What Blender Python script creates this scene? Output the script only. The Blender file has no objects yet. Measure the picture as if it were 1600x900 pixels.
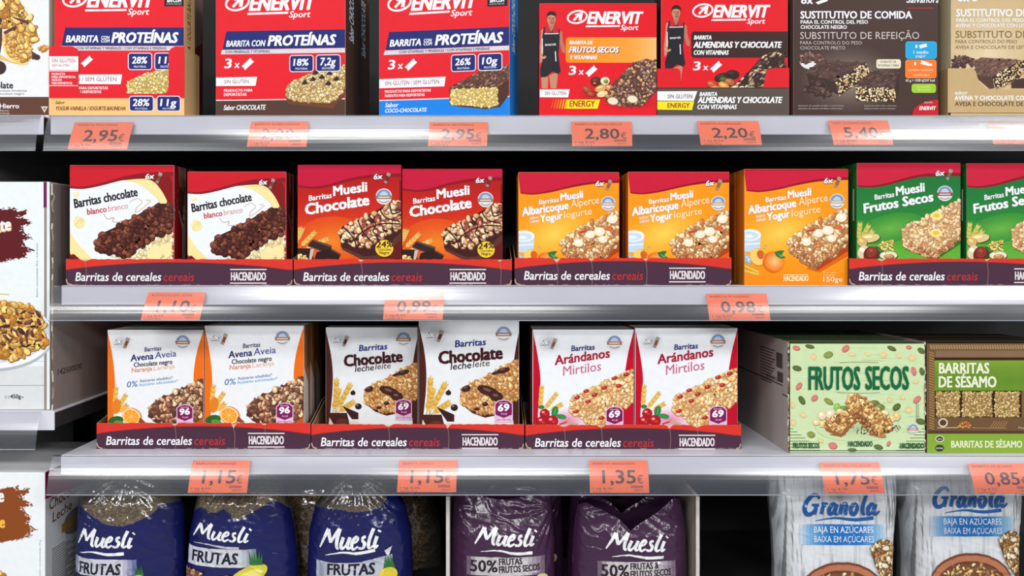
import bpy, math, random
from mathutils import Vector, noise, Matrix

scn = bpy.context.scene
COL = scn.collection
S = 0.0009; D = 1.15; CX, CY = 760.0, 400.0; CAMZ = 1.35

def kf(Y): return S * (D + Y) / D
def Wp(px, py, Y):
    k = kf(Y); return Vector(((px - CX) * k, Y, CAMZ + (CY - py) * k))
def zs(py): return CAMZ + (CY - py) * S
Z1, Z2, Z3, Z4 = zs(180.5), zs(446), zs(711), zs(985)
ZLB = zs(642)
def py_at(z, Y): return CY + (CAMZ - z) / kf(Y)

# ------------------------------------------------------------------ materials
def s2l(c):
    out = []
    for v in c[:3]:
        v = v / 255.0
        out.append(v / 12.92 if v <= 0.04045 else ((v + 0.055) / 1.055) ** 2.4)
    return tuple(out) + (1.0,)

def newmat(name):
    m = bpy.data.materials.new(name); m.use_nodes = True
    nt = m.node_tree; nt.nodes.clear()
    out = nt.nodes.new('ShaderNodeOutputMaterial')
    return m, nt, out

def pmat(name, rough, col=None, metal=0.0, spec=0.5, var=0.06, nscale=60.0, bump=0.0, bscale=80.0, attr=False, coat=0.0):
    m, nt, out = newmat(name)
    b = nt.nodes.new('ShaderNodeBsdfPrincipled')
    b.inputs['Roughness'].default_value = rough
    b.inputs['Metallic'].default_value = metal
    b.inputs['Specular IOR Level'].default_value = spec
    b.inputs['Coat Weight'].default_value = coat
    b.inputs['Coat Roughness'].default_value = 0.15
    tc = nt.nodes.new('ShaderNodeTexCoord')
    nz = nt.nodes.new('ShaderNodeTexNoise'); nz.inputs['Scale'].default_value = nscale; nz.inputs['Detail'].default_value = 4
    nt.links.new(tc.outputs['Object'], nz.inputs['Vector'])
    mr = nt.nodes.new('ShaderNodeMapRange')
    mr.inputs['From Min'].default_value = 0.3; mr.inputs['From Max'].default_value = 0.7
    mr.inputs['To Min'].default_value = 1 - var; mr.inputs['To Max'].default_value = 1.0
    nt.links.new(nz.outputs['Fac'], mr.inputs['Value'])
    mx = nt.nodes.new('ShaderNodeMix'); mx.data_type = 'RGBA'; mx.blend_type = 'MULTIPLY'; mx.inputs['Factor'].default_value = 1.0
    if attr:
        at = nt.nodes.new('ShaderNodeAttribute'); at.attribute_name = 'ink'
        nt.links.new(at.outputs['Color'], mx.inputs['A'])
    else:
        mx.inputs['A'].default_value = s2l(col)
    nt.links.new(mr.outputs['Result'], mx.inputs['B'])
    nt.links.new(mx.outputs['Result'], b.inputs['Base Color'])
    if bump > 0:
        n2 = nt.nodes.new('ShaderNodeTexNoise'); n2.inputs['Scale'].default_value = bscale
        nt.links.new(tc.outputs['Object'], n2.inputs['Vector'])
        bp = nt.nodes.new('ShaderNodeBump'); bp.inputs['Strength'].default_value = bump; bp.inputs['Distance'].default_value = 0.002
        nt.links.new(n2.outputs['Fac'], bp.inputs['Height']); nt.links.new(bp.outputs['Normal'], b.inputs['Normal'])
    nt.links.new(b.outputs['BSDF'], out.inputs['Surface'])
    return m

def clearmat(name, fac, col, rough, spec=0.5, ior=1.5, bump=0.0, bscale=50, stretch=(1, 1, 1)):
    m, nt, out = newmat(name)
    b = nt.nodes.new('ShaderNodeBsdfPrincipled')
    b.inputs['Base Color'].default_value = s2l(col); b.inputs['Roughness'].default_value = 0.6
    b.inputs['Specular IOR Level'].default_value = 0.0
    tr = nt.nodes.new('ShaderNodeBsdfTransparent')
    mx = nt.nodes.new('ShaderNodeMixShader'); mx.inputs['Fac'].default_value = fac
    nt.links.new(tr.outputs[0], mx.inputs[1]); nt.links.new(b.outputs[0], mx.inputs[2])
    gl = nt.nodes.new('ShaderNodeBsdfGlossy'); gl.inputs['Roughness'].default_value = rough
    gl.inputs['Color'].default_value = (1, 1, 1, 1)
    fr = nt.nodes.new('ShaderNodeFresnel'); fr.inputs['IOR'].default_value = ior
    m2 = nt.nodes.new('ShaderNodeMixShader')
    nt.links.new(fr.outputs[0], m2.inputs['Fac']); nt.links.new(mx.outputs[0], m2.inputs[1]); nt.links.new(gl.outputs[0], m2.inputs[2])
    tc = nt.nodes.new('ShaderNodeTexCoord'); mp = nt.nodes.new('ShaderNodeMapping'); mp.inputs['Scale'].default_value = stretch
    nz = nt.nodes.new('ShaderNodeTexNoise'); nz.inputs['Scale'].default_value = bscale
    nt.links.new(tc.outputs['Object'], mp.inputs[0]); nt.links.new(mp.outputs[0], nz.inputs['Vector'])
    bp = nt.nodes.new('ShaderNodeBump'); bp.inputs['Strength'].default_value = bump; bp.inputs['Distance'].default_value = 0.002
    nt.links.new(nz.outputs['Fac'], bp.inputs['Height']); nt.links.new(bp.outputs[0], gl.inputs['Normal'])
    nt.links.new(m2.outputs[0], out.inputs['Surface'])
    return m

M_print = pmat('printed_card', 0.38, attr=True, spec=0.13, var=0.05, nscale=90, bump=0.05, bscale=25)
M_matte = pmat('printed_paper', 0.6, attr=True, spec=0.25, var=0.06, nscale=120)
M_foil = pmat('printed_foil', 0.17, attr=True, spec=0.5, var=0.08, nscale=60, bump=0.2, bscale=120)
M_grain = pmat('loose_cereal', 0.7, attr=True, spec=0.2, var=0.35, nscale=260, bump=0.8, bscale=300)
M_paint = pmat('white_shelf_enamel', 0.3, (216, 217, 228), spec=0.4, var=0.05, nscale=14)
M_shade = pmat('shade_dark_shelf', 0.6, (44, 44, 46), var=0.2, nscale=20)  # shade under the white shelves is put into this dark colour
M_back = pmat('black_back_panel', 0.7, (20, 20, 21), var=0.3, nscale=12)
M_floor = pmat('grey_floor_tiles', 0.35, (150, 148, 145), var=0.15, nscale=3)
M_card = pmat('plain_grey_card', 0.75, (158, 150, 146), var=0.08, nscale=40)
M_rail = clearmat('clear_rail_plastic', 0.05, (172, 184, 204), 0.19, ior=1.5, bump=0.05, bscale=5, stretch=(0.6, 6, 26))
M_film = clearmat('clear_bag_film', 0.11, (186, 182, 170), 0.12, ior=1.9, bump=0.9, bscale=60)

# ------------------------------------------------------------------ object helpers
def tagit(o, label, cat, group=None, kind=None):
    if label: o['label'] = label
    if cat: o['category'] = cat
    if group: o['group'] = group
    if kind: o['kind'] = kind
    return o

def empty(name, loc, label=None, cat=None, group=None):
    o = bpy.data.objects.new(name, None); COL.objects.link(o); o.location = loc
    o.empty_display_size = 0.02
    return tagit(o, label, cat, group)

class Geo:
    """collects coloured faces; becomes one mesh"""
    def __init__(s): s.v = []; s.f = []; s.c = []
    def face(s, pts, col):
        n = len(s.v); s.v.extend([tuple(p) for p in pts]); s.f.append(tuple(range(n, n + len(pts)))); s.c.append(s2l(col) if len(col) == 3 else col)
    def quadgrid(s, P, col):
        """P[i][j] grid of points, col(i,j) -> colour"""
        ni, nj = len(P), len(P[0]); n = len(s.v)
        for r in P: s.v.extend([tuple(p) for p in r])
        for i in range(ni - 1):
            for j in range(nj - 1):
                a = n + i * nj + j
                s.f.append((a, a + 1, a + nj + 1, a + nj)); s.c.append(s2l(col(i, j)))
    def box(s, x0, x1, y0, y1, z0, z1, cols, b=0.0004):
        """cols: front,right,left,top,bottom,back ; small chamfer on the edges"""
        if not isinstance(cols, dict): cols = dict(f=cols, r=cols, l=cols, t=cols, o=cols, k=cols)
        X = (x0 + b, x1 - b); Yy = (y0 + b, y1 - b); Zz = (z0 + b, z1 - b)
        F = s.face
        F([(X[0], y0, Zz[0]), (X[1], y0, Zz[0]), (X[1], y0, Zz[1]), (X[0], y0, Zz[1])], cols['f'])
        F([(X[1], y1, Zz[0]), (X[0], y1, Zz[0]), (X[0], y1, Zz[1]), (X[1], y1, Zz[1])], cols['k'])
        F([(x1, Yy[0], Zz[0]), (x1, Yy[1], Zz[0]), (x1, Yy[1], Zz[1]), (x1, Yy[0], Zz[1])], cols['r'])
        F([(x0, Yy[1], Zz[0]), (x0, Yy[0], Zz[0]), (x0, Yy[0], Zz[1]), (x0, Yy[1], Zz[1])], cols['l'])
        F([(X[0], Yy[0], z1), (X[1], Yy[0], z1), (X[1], Yy[1], z1), (X[0], Yy[1], z1)], cols['t'])
        F([(X[0], Yy[1], z0), (X[1], Yy[1], z0), (X[1], Yy[0], z0), (X[0], Yy[0], z0)], cols['o'])
        e = cols.get('e', cols['f'])
        F([(x0, Yy[0], Zz[0]), (X[0], y0, Zz[0]), (X[0], y0, Zz[1]), (x0, Yy[0], Zz[1])], e)
        F([(X[1], y0, Zz[0]), (x1, Yy[0], Zz[0]), (x1, Yy[0], Zz[1]), (X[1], y0, Zz[1])], e)
        F([(X[0], y0, Zz[1]), (X[1], y0, Zz[1]), (X[1], Yy[0], z1), (X[0], Yy[0], z1)], e)
        F([(X[0], Yy[0], z0), (X[1], Yy[0], z0), (X[1], y0, Zz[0]), (X[0], y0, Zz[0])], e)
        F([(x1, Yy[0], Zz[1]), (x1, Yy[1], Zz[1]), (X[1], Yy[1], z1), (X[1], Yy[0], z1)], cols['r'])
        F([(x0, Yy[1], Zz[1]), (x0, Yy[0], Zz[1]), (X[0], Yy[0], z1), (X[0], Yy[1], z1)], cols['l'])
        F([(x1, Yy[1], Zz[0]), (X[1], y1, Zz[0]), (X[1], y1, Zz[1]), (x1, Yy[1], Zz[1])], cols['r'])
        F([(X[0], y1, Zz[0]), (x0, Yy[1], Zz[0]), (x0, Yy[1], Zz[1]), (X[0], y1, Zz[1])], cols['l'])
        F([(X[1], y1, Zz[1]), (X[0], y1, Zz[1]), (X[0], Yy[1], z1), (X[1], Yy[1], z1)], cols['k'])
    def build(s, name, mat, parent=None, smooth=False, loc=None):
        me = bpy.data.meshes.new(name)
        me.from_pydata(s.v, [], s.f)
        at = me.attributes.new('ink', 'FLOAT_COLOR', 'FACE')
        flat = [x for c in s.c for x in c]
        at.data.foreach_set('color', flat)
        if smooth: me.polygons.foreach_set('use_smooth', [True] * len(me.polygons))
        me.materials.append(mat)
        o = bpy.data.objects.new(name, me); COL.objects.link(o)
        if parent: o.parent = parent
        if loc is not None: o.location = loc
        return o

def kids(o): return [c for c in bpy.data.objects if c.parent == o]
def dup(root, loc, scale=1.0, label=None, group=None, rotz=0.0, keep=None):
    r = root.copy(); COL.objects.link(r); r.location = loc; r.scale = (scale,) * 3; r.rotation_euler = (0, 0, rotz)
    if label: r['label'] = label
    if group: r['group'] = group
    for ch in kids(root):
        if keep and not any(ch.name.startswith(k) for k in keep): continue
        c = ch.copy(); COL.objects.link(c); c.parent = r
        for g in kids(ch):
            d = g.copy(); COL.objects.link(d); d.parent = c
    return r

# ------------------------------------------------------------------ lettering
_glyph = {}
def glyphs(txt, bold):
    key = (txt, bold)
    if key in _glyph: return _glyph[key]
    cu = bpy.data.curves.new('t', 'FONT'); cu.body = txt; cu.size = 1.0; cu.offset = bold; cu.resolution_u = 2
    cu.fill_mode = 'FRONT'
    ob = bpy.data.objects.new('t', cu)
    me = bpy.data.meshes.new_from_object(ob)
    V = [(v.co.x, v.co.y) for v in me.vertices]
    F = [tuple(p.vertices) for p in me.polygons]
    bpy.data.objects.remove(ob); bpy.data.curves.remove(cu); bpy.data.meshes.remove(me)
    x0 = min(v[0] for v in V); x1 = max(v[0] for v in V)
    _glyph[key] = (V, F, x0, x1); return _glyph[key]
_cv = glyphs('H', 0.0)[0]; CAPH = max(v[1] for v in _cv)

def clip(pts, r):
    x0, y0, x1, y1 = r
    if all(x0 <= p[0] <= x1 and y0 <= p[1] <= y1 for p in pts): return pts
    if all(p[0] < x0 for p in pts) or all(p[0] > x1 for p in pts) or all(p[1] < y0 for p in pts) or all(p[1] > y1 for p in pts): return []
    for ax, lim, sg in ((0, x0, 1), (0, x1, -1), (1, y0, 1), (1, y1, -1)):
        out = []; n = len(pts)
        for i in range(n):
            a, b = pts[i - 1], pts[i]
            ia = (a[ax] - lim) * sg >= 0; ib = (b[ax] - lim) * sg >= 0
            if ia != ib:
                t = (lim - a[ax]) / (b[ax] - a[ax]); out.append((a[0] + t * (b[0] - a[0]), a[1] + t * (b[1] - a[1])))
            if ib: out.append(b)
        pts = out
        if len(pts) < 3: return []
    return pts

def inside(p, poly):
    x, y = p; c = False; n = len(poly)
    for i in range(n):
        x1, y1 = poly[i - 1]; x2, y2 = poly[i]
        if (y1 > y) != (y2 > y) and x < (x2 - x1) * (y - y1) / (y2 - y1) + x1: c = not c
    return c

def smooth_line(pts, n=6):
    out = []; P = [pts[0]] + list(pts) + [pts[-1]]
    for i in range(1, len(P) - 2):
        p0, p1, p2, p3 = P[i - 1], P[i], P[i + 1], P[i + 2]
        for j in range(n):
            t = j / n
            out.append(tuple(0.5 * (2 * p1[k] + (p2[k] - p0[k]) * t + (2 * p0[k] - 5 * p1[k] + 4 * p2[k] - p3[k]) * t * t + (3 * p1[k] - p0[k] - 3 * p2[k] + p3[k]) * t ** 3) for k in range(len(p1))))
    out.append(tuple(pts[-1])); return out

class Art:
    """print laid on a surface; photo-pixel sized drawing units mapped by mapf(u,v,h) to local metres"""
    def __init__(s, mapf, cliprect, o=(0, 0), sc=5.0, cell=None, h0=0.00004, step=0.000005):
        s.m = mapf; s.cr = cliprect; s.o = o; s.sc = sc; s.cell = cell; s.h = h0; s.step = step
        s.g = 'lettering'; s.geo = {}; s.M = None
    def on(s, g): s.g = g; return s
    def t(s, p):
        x, y = p[0] / s.sc + s.o[0], p[1] / s.sc + s.o[1]
        return (x, y)
    def _emit(s, pts, col, h):
        G = s.geo.setdefault(s.g, Geo())
        pts = clip(pts, s.cr)
        if len(pts) < 3: return
        ar = sum(pts[i - 1][0] * pts[i][1] - pts[i][0] * pts[i - 1][1] for i in range(len(pts)))
        if abs(ar) < 1e-4: return
        if ar > 0: pts = pts[::-1]     # v points down: clockwise on screen -> outward normal
        if s.cell:
            c = s.cell
            u0 = int(math.floor(min(p[0] for p in pts) / c)); u1 = int(math.floor(max(p[0] for p in pts) / c))
            v0 = int(math.floor(min(p[1] for p in pts) / c)); v1 = int(math.floor(max(p[1] for p in pts) / c))
            if u1 > u0 or v1 > v0:
                for i in range(u0, u1 + 1):
                    for j in range(v0, v1 + 1):
                        q = clip(pts, (i * c, j * c, (i + 1) * c, (j + 1) * c))
                        if len(q) >= 3: G.face([s.m(p[0], p[1], h) for p in q], col)
                return
        G.face([s.m(p[0], p[1], h) for p in pts], col)
    def nxt(s, f=1.0): s.h += s.step * f
    def P(s, pts, col, f=1.0):
        s.nxt(f); s._emit([s.t(p) for p in pts], col, s.h)
    def R(s, x0, y0, x1, y1, col): s.P([(x0, y0), (x1, y0), (x1, y1), (x0, y1)], col)
    def E(s, cx, cy, rx, ry, col, rot=0, n=22, f=1.0, a0=0, a1=360):
        c, q = math.cos(math.radians(rot)), math.sin(math.radians(rot)); pts = []
        full = (a1 - a0) >= 360
        for i in range(n if full else n + 1):
            a = math.radians(a0 + (a1 - a0) * i / n); x, y = rx * math.cos(a), ry * math.sin(a)
            pts.append((cx + x * c - y * q, cy + x * q + y * c))
        s.P(pts, col, f)
    def RR(s, x0, y0, x1, y1, r, col):
        pts = []
        for cx, cy, a in ((x1 - r, y0 + r, -90), (x1 - r, y1 - r, 0), (x0 + r, y1 - r, 90), (x0 + r, y0 + r, 180)):
            for i in range(6):
                t = math.radians(a + 18 * i); pts.append((cx + r * math.cos(t), cy + r * math.sin(t)))
        s.P(pts, col)
    def badge(s, x0, y0, x1, y1, r, col, edge=(240, 235, 240), w=5):
        s.RR(x0, y0, x1, y1, r, edge); s.RR(x0 + w, y0 + w, x1 - w, y1 - w, max(r - w, 1), col)
    def L(s, pts, w, col, sm=True, f=1.0):
        if len(pts[0]) == 2: pts = [(p[0], p[1], w) for p in pts]
        else: pts = [(p[0], p[1], p[2] * w) for p in pts]
        if sm and len(pts) > 2: pts = smooth_line(pts)
        s.nxt(f); L = []; R = []
        for i, p in enumerate(pts):
            a = pts[max(i - 1, 0)]; b = pts[min(i + 1, len(pts) - 1)]
            dx, dy = b[0] - a[0], b[1] - a[1]; l = math.hypot(dx, dy) or 1
            nx, ny = -dy / l * p[2] / 2, dx / l * p[2] / 2
            L.append(s.t((p[0] + nx, p[1] + ny))); R.append(s.t((p[0] - nx, p[1] - ny)))
        for i in range(len(pts) - 1):
            s._emit([L[i], L[i + 1], R[i + 1], R[i]], col, s.h + (i % 2) * 1e-6)
    def T(s, txt, x, y, w, h, col, ang=0, sh=0.0, b=0.0, bow=0.0):
        V, F, x0, x1 = glyphs(txt, 0.0)
        sx = w / max(x1 - x0, 1e-4); sy = h / CAPH * (1.1 if any(c.islower() for c in txt) and len(txt) > 3 else 1.0)
        c, q = math.cos(math.radians(ang)), math.sin(math.radians(ang)); s.nxt()
        Q = []
        for vx, vy in V:
            X = (vx - x0) * sx; Y = vy * sy
            X += Y * sh
            if bow: Y += bow * (1 - (2 * (vx - x0) / (x1 - x0) - 1) ** 2)
            Q.append(s.t((x + X * c - Y * q, y - (X * q + Y * c))))
        d = 1.25 * max(b, 0) * h / CAPH / s.sc
        for ox, oy in (((-d, -.6 * d), (-d, .6 * d), (d, -.6 * d), (d, .6 * d), (0, 0)) if b > .004 else ((0, 0),)):
            s.h += s.step * .45
            for f in F: s._emit([(Q[i][0] + ox, Q[i][1] + oy) for i in f], col, s.h)
    def GV(s, x0, y0, x1, y1, stops, n=24):
        for i in range(n):
            t = (i + 0.5) / n
            s.R(x0, y0 + (y1 - y0) * i / n, x1, y0 + (y1 - y0) * (i + 1) / n, ramp(stops, t)); s.h -= s.step
        s.nxt()
    def GH(s, x0, y0, x1, y1, stops, n=24):
        for i in range(n):
            t = (i + 0.5) / n
            s.R(x0 + (x1 - x0) * i / n, y0, x0 + (x1 - x0) * (i + 1) / n, y1, ramp(stops, t)); s.h -= s.step
        s.nxt()
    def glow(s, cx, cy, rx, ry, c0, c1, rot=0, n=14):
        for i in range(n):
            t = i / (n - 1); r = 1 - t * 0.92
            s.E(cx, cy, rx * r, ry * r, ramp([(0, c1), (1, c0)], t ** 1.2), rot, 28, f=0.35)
    def bits(s, poly, n, pal, size, seed=1, dark=(70, 40, 20), base=None, asp=(0.45, 0.8), hi=True, rot=None, seg=7, grow=1.22):
        rnd = random.Random(seed); n = int(n * 1.35); size *= .88
        mp = tuple(sum(p[k] for p in pal) / len(pal) for k in range(3)); dark = tuple(dark[k] * .72 + mp[k] * .28 for k in range(3))
        if base: s.P(poly, base)
        xs = [p[0] for p in poly]; ys = [p[1] for p in poly]; k = 0; pts = []
        tries = 0
        while len(pts) < n and tries < n * 40:
            tries += 1
            best = None
            for _ in range(4):
                p = (rnd.uniform(min(xs), max(xs)), rnd.uniform(min(ys), max(ys)))
                if not inside(p, poly): continue
                d = min([(p[0] - q[0]) ** 2 + (p[1] - q[1]) ** 2 for q in pts] or [1e9])
                if best is None or d > best[0]: best = (d, p)
            if best: pts.append(best[1])
        h0 = s.h + s.step; lv = max(s.step * .25, 1.3e-6)
        for i, (x, y) in enumerate(pts):
            r = size * rnd.uniform(0.7, 1.25); a = rnd.uniform(*asp); ro = rnd.uniform(0, 180) if rot is None else rot + rnd.uniform(-25, 25)
            c = rnd.choice(pal); b0 = h0 + (i % 16) * 3 * lv
            j = rnd.uniform(0.88, 1.08); c = tuple(min(255, v * j) for v in c)
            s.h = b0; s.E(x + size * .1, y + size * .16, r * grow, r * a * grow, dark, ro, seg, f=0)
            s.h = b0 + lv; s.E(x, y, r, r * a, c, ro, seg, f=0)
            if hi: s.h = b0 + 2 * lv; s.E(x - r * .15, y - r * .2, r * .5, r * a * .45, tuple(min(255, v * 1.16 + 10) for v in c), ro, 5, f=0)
        s.h = h0 + 50 * lv
    def wheat(s, x, y, ang, ln, col=(232, 190, 92), n=9, w=1.0):
        a = math.radians(ang); dx, dy = math.cos(a), -math.sin(a)
        s.L([(x, y), (x + dx * ln, y + dy * ln)], 5 * w, (200, 150, 60), sm=False)
        for i in range(n):
            t = 0.25 + 0.72 * i / n; px, py = x + dx * ln * t, y + dy * ln * t
            for sg in (-1, 1):
                s.E(px - dy * sg * 9 * w, py + dx * sg * 9 * w, 17 * w, 7 * w, tuple(v * (0.9 + 0.12 * ((i + sg) % 2)) for v in col), -ang + sg * 28, 8, f=0.4)
            s.L([(px, py), (px + dx * 26 * w - dy * 14 * w, py + dy * 26 * w + dx * 14 * w)], 2.5 * w, (245, 215, 130), sm=False, f=0.3)
            s.L([(px, py), (px + dx * 26 * w + dy * 14 * w, py + dy * 26 * w - dx * 14 * w)], 2.5 * w, (245, 215, 130), sm=False, f=0.3)
    def build(s, parent, mat, under=None):
        out = {}
        if under: out[under] = parent = s.geo.pop(under).build(under, mat, parent)
        for g, G in s.geo.items():
            if G.f: out[g] = G.build(g, mat, parent)
        return out

def ramp(stops, t):
    if t <= stops[0][0]: return stops[0][1]
    for i in range(len(stops) - 1):
        a, b = stops[i], stops[i + 1]
        if t <= b[0]:
            f = (t - a[0]) / (b[0] - a[0]); return tuple(a[1][k] + (b[1][k] - a[1][k]) * f for k in range(3))
    return stops[-1][1]

WHITE = (240, 242, 246)
# ------------------------------------------------------------------ cartons
def carton(name, rect, Y, depth, art, cols, label, cat, group=None, crop=(0, 0), sc=5.0, side=None, body='carton_body', z=None, mat=None, extra=0, step=0.000005):
    """rect in photo units at depth Y; art(a) draws the front print. Returns the root Empty"""
    x0, y0, x1, y1 = rect; k = kf(Y)
    loc = Wp((x0 + x1) / 2, y1, Y)
    if z is not None: loc.z = z; y1 = py_at(z, Y)
    root = empty(name, loc, label, cat, group)
    xc = (x0 + x1) / 2; w = (x1 - x0) * k / 2; H = (y1 - y0) * k
    G = Geo(); G.box(-w, w, 0, depth, 0, H, cols)
    mf = lambda u, v, h: ((u - xc) * k, -h, (y1 - v) * k)
    a = Art(mf, (x0 + .3, y0 + .3, x1 - .3, y1 - .3), crop, sc, step=step)
    a.geo[body] = G; a.g = body
    a.px = (x0, y0, x1, y1)
    art(a)
    if side:
        which, fn = side
        if which == 'r': ms = lambda u, v, h: (w + h, u * k, (y1 - v) * k)
        else: ms = lambda u, v, h: (-w - h, depth - u * k, (y1 - v) * k)
        b = Art(ms, (0, y0, depth / k, y1), (0, 0), 1.0); b.geo = a.geo; b.g = body; b.dep = depth / k
        fn(b)
    if extra is not None and extra != 0: extra(root, a, k, w, H, depth)
    a.build(root, mat or M_print)
    root['_w'] = 2 * w
    return root

def place(root, x0, x1, Y, z, label, group=None, keep=None, dx=0, rotz=0.0):
    k = kf(Y); sc = (x1 - x0) * k / root['_w']
    loc = Wp((x0 + x1) / 2, 0, Y); loc.z = z; loc.x += dx
    return dup(root, loc, sc, label, group, rotz, keep)

# --- shared print motifs
def logo(a, X, Y, f, red=(226, 22, 38), sport=True):
    t = lambda x, y: (X + (x - 415) * f, Y + (y - 185) * f)
    a.on('brand_lettering')
    c = t(335, 133); a.E(c[0], c[1], 82 * f, 54 * f, WHITE, -10, 28); a.E(c[0], c[1], 69 * f, 40 * f, red, -12, 28)
    a.L([t(305, 160), t(362, 102)], 17 * f, WHITE, sm=False)
    a.P([t(312, 112), t(380, 92), t(368, 160), t(345, 160), t(350, 116), t(318, 120)], WHITE)
    a.T('ENERVIT', X, Y, 412 * f, 92 * f, WHITE, 0, 0.22, 0.03)
    a.P([t(402, 200), t(668, 197), t(665, 210), t(400, 213)], WHITE)
    if sport: a.T('Sport', *t(672, 234), 135 * f, 36 * f, WHITE, 0, 0.25, 0.015)

def wrapper_icon(a, x, y, f=1.0, ang=-42, col=WHITE):
    c, q = math.cos(math.radians(ang)), math.sin(math.radians(ang))
    r = lambda u, v: (x + (u * c - v * q) * f, y + (u * q + v * c) * f)
    a.P([r(-52, -22), r(52, -22), r(46, 0), r(52, 22), r(-52, 22), r(-46, 0)], col)

def seal(a, cx, cy, r, rib=(176, 120, 84)):
    a.on('quality_seal')
    a.E(cx, cy, r, r * .98, (225, 228, 232))
    a.E(cx, cy - r * .08, r * .86, r * .8, (130, 150, 190), 0, 20, a0=180, a1=360)
    a.E(cx, cy - r * .1, r * .5, r * .5, (190, 205, 225), 0, 16, a0=180, a1=360)
    a.P([(cx - r * 1.0, cy - r * .12), (cx + r * 1.0, cy - r * .12), (cx + r * .95, cy + r * .32), (cx - r * .95, cy + r * .32)], rib)
    a.L([(cx - r * .7, cy + .1 * r), (cx + r * .7, cy + .1 * r)], r * .14, (230, 220, 205), sm=False)
    a.L([(cx - r * .62, cy + r * .55), (cx, cy + r * .74), (cx + r * .62, cy + r * .55)], r * .1, (120, 110, 105))

def sixx(a, x, y, s=1.0, col=WHITE, bar=(120, 60, 40)):
    a.on('pack_count')
    a.T('6x', x + 2, y + 3, 66 * s, 40 * s, (70, 30, 30), 4, 0.2, 0.03)
    a.T('6x', x, y, 66 * s, 40 * s, col, 4, 0.2, 0.025)
    a.L([(x + 90 * s, y + 30 * s), (x + 122 * s, y - 44 * s)], 24 * s, (150, 140, 140), sm=False)
    a.L([(x + 98 * s, y + 12 * s), (x + 114 * s, y - 26 * s)], 24 * s, bar, sm=False)
    a.L([(x + 112 * s, y - 26 * s), (x + 122 * s, y - 50 * s)], 30 * s, (165, 150, 140), sm=False)

def hacendado(a, x, y, w, h, col=(225, 220, 222), lines=True):
    a.T('HACENDADO', x, y, w, h, col, 0, 0, 0.0)
    a.T('HACENDADO', x + w * .004, y, w, h, col, 0, 0, 0.02)
    if lines:
        a.R(x - w * .03, y - h * 1.42, x + w * 1.03, y - h * 1.28, col); a.R(x - w * .03, y + h * .28, x + w * 1.03, y + h * .42, col)

def kcal(a, x, y, num, s=1.0, col=(128, 30, 92)):
    a.on('portion_badge')
    a.P([(x, y + 30 * s), (x + 25 * s, y + 6 * s), (x + 65 * s, y), (x + 105 * s, y + 6 * s), (x + 130 * s, y + 30 * s), (x + 130 * s, y + 165 * s), (x, y + 165 * s)], (225, 190, 215))
    a.P([(x + 6 * s, y + 34 * s), (x + 30 * s, y + 12 * s), (x + 65 * s, y + 7 * s), (x + 100 * s, y + 12 * s), (x + 124 * s, y + 34 * s), (x + 124 * s, y + 108 * s), (x + 65 * s, y + 132 * s), (x + 6 * s, y + 108 * s)], col)
    a.T('barrita', x + 35 * s, y + 30 * s, 60 * s, 13 * s, (235, 200, 225), 0, 0, 0.0)
    a.T(num, x + 24 * s, y + 84 * s, 78 * s, 46 * s, WHITE, 4, 0.12, 0.035)
    a.T('kcal', x + 48 * s, y + 108 * s, 40 * s, 13 * s, (235, 200, 225), 0, 0, 0.0)
    a.T('por barrita', x + 14 * s, y + 150 * s, 104 * s, 13 * s, col, 0, 0, 0.0)

def header(a, pts_hi, x0, x1, y0, light, darkc, dd=22):
    """curved banner at the carton's top"""
    top = smooth_line(pts_hi, 5)
    a.P([(x0, y0)] + [(x1, y0)] + [(p[0], p[1] + dd * (0.6 + 0.7 * i / len(top))) for i, p in enumerate(top)][::-1], darkc)
    a.P([(x0, y0)] + [(x1, y0)] + top[::-1], light)

OATS = [(226, 190, 140), (205, 160, 105), (240, 214, 172), (190, 140, 88), (232, 200, 150)]
CHOC = [(74, 40, 28), (98, 56, 38), (60, 32, 24), (120, 72, 50)]
CRISP = [(228, 206, 130), (214, 188, 108), (240, 224, 160), (200, 170, 92)]

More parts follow.
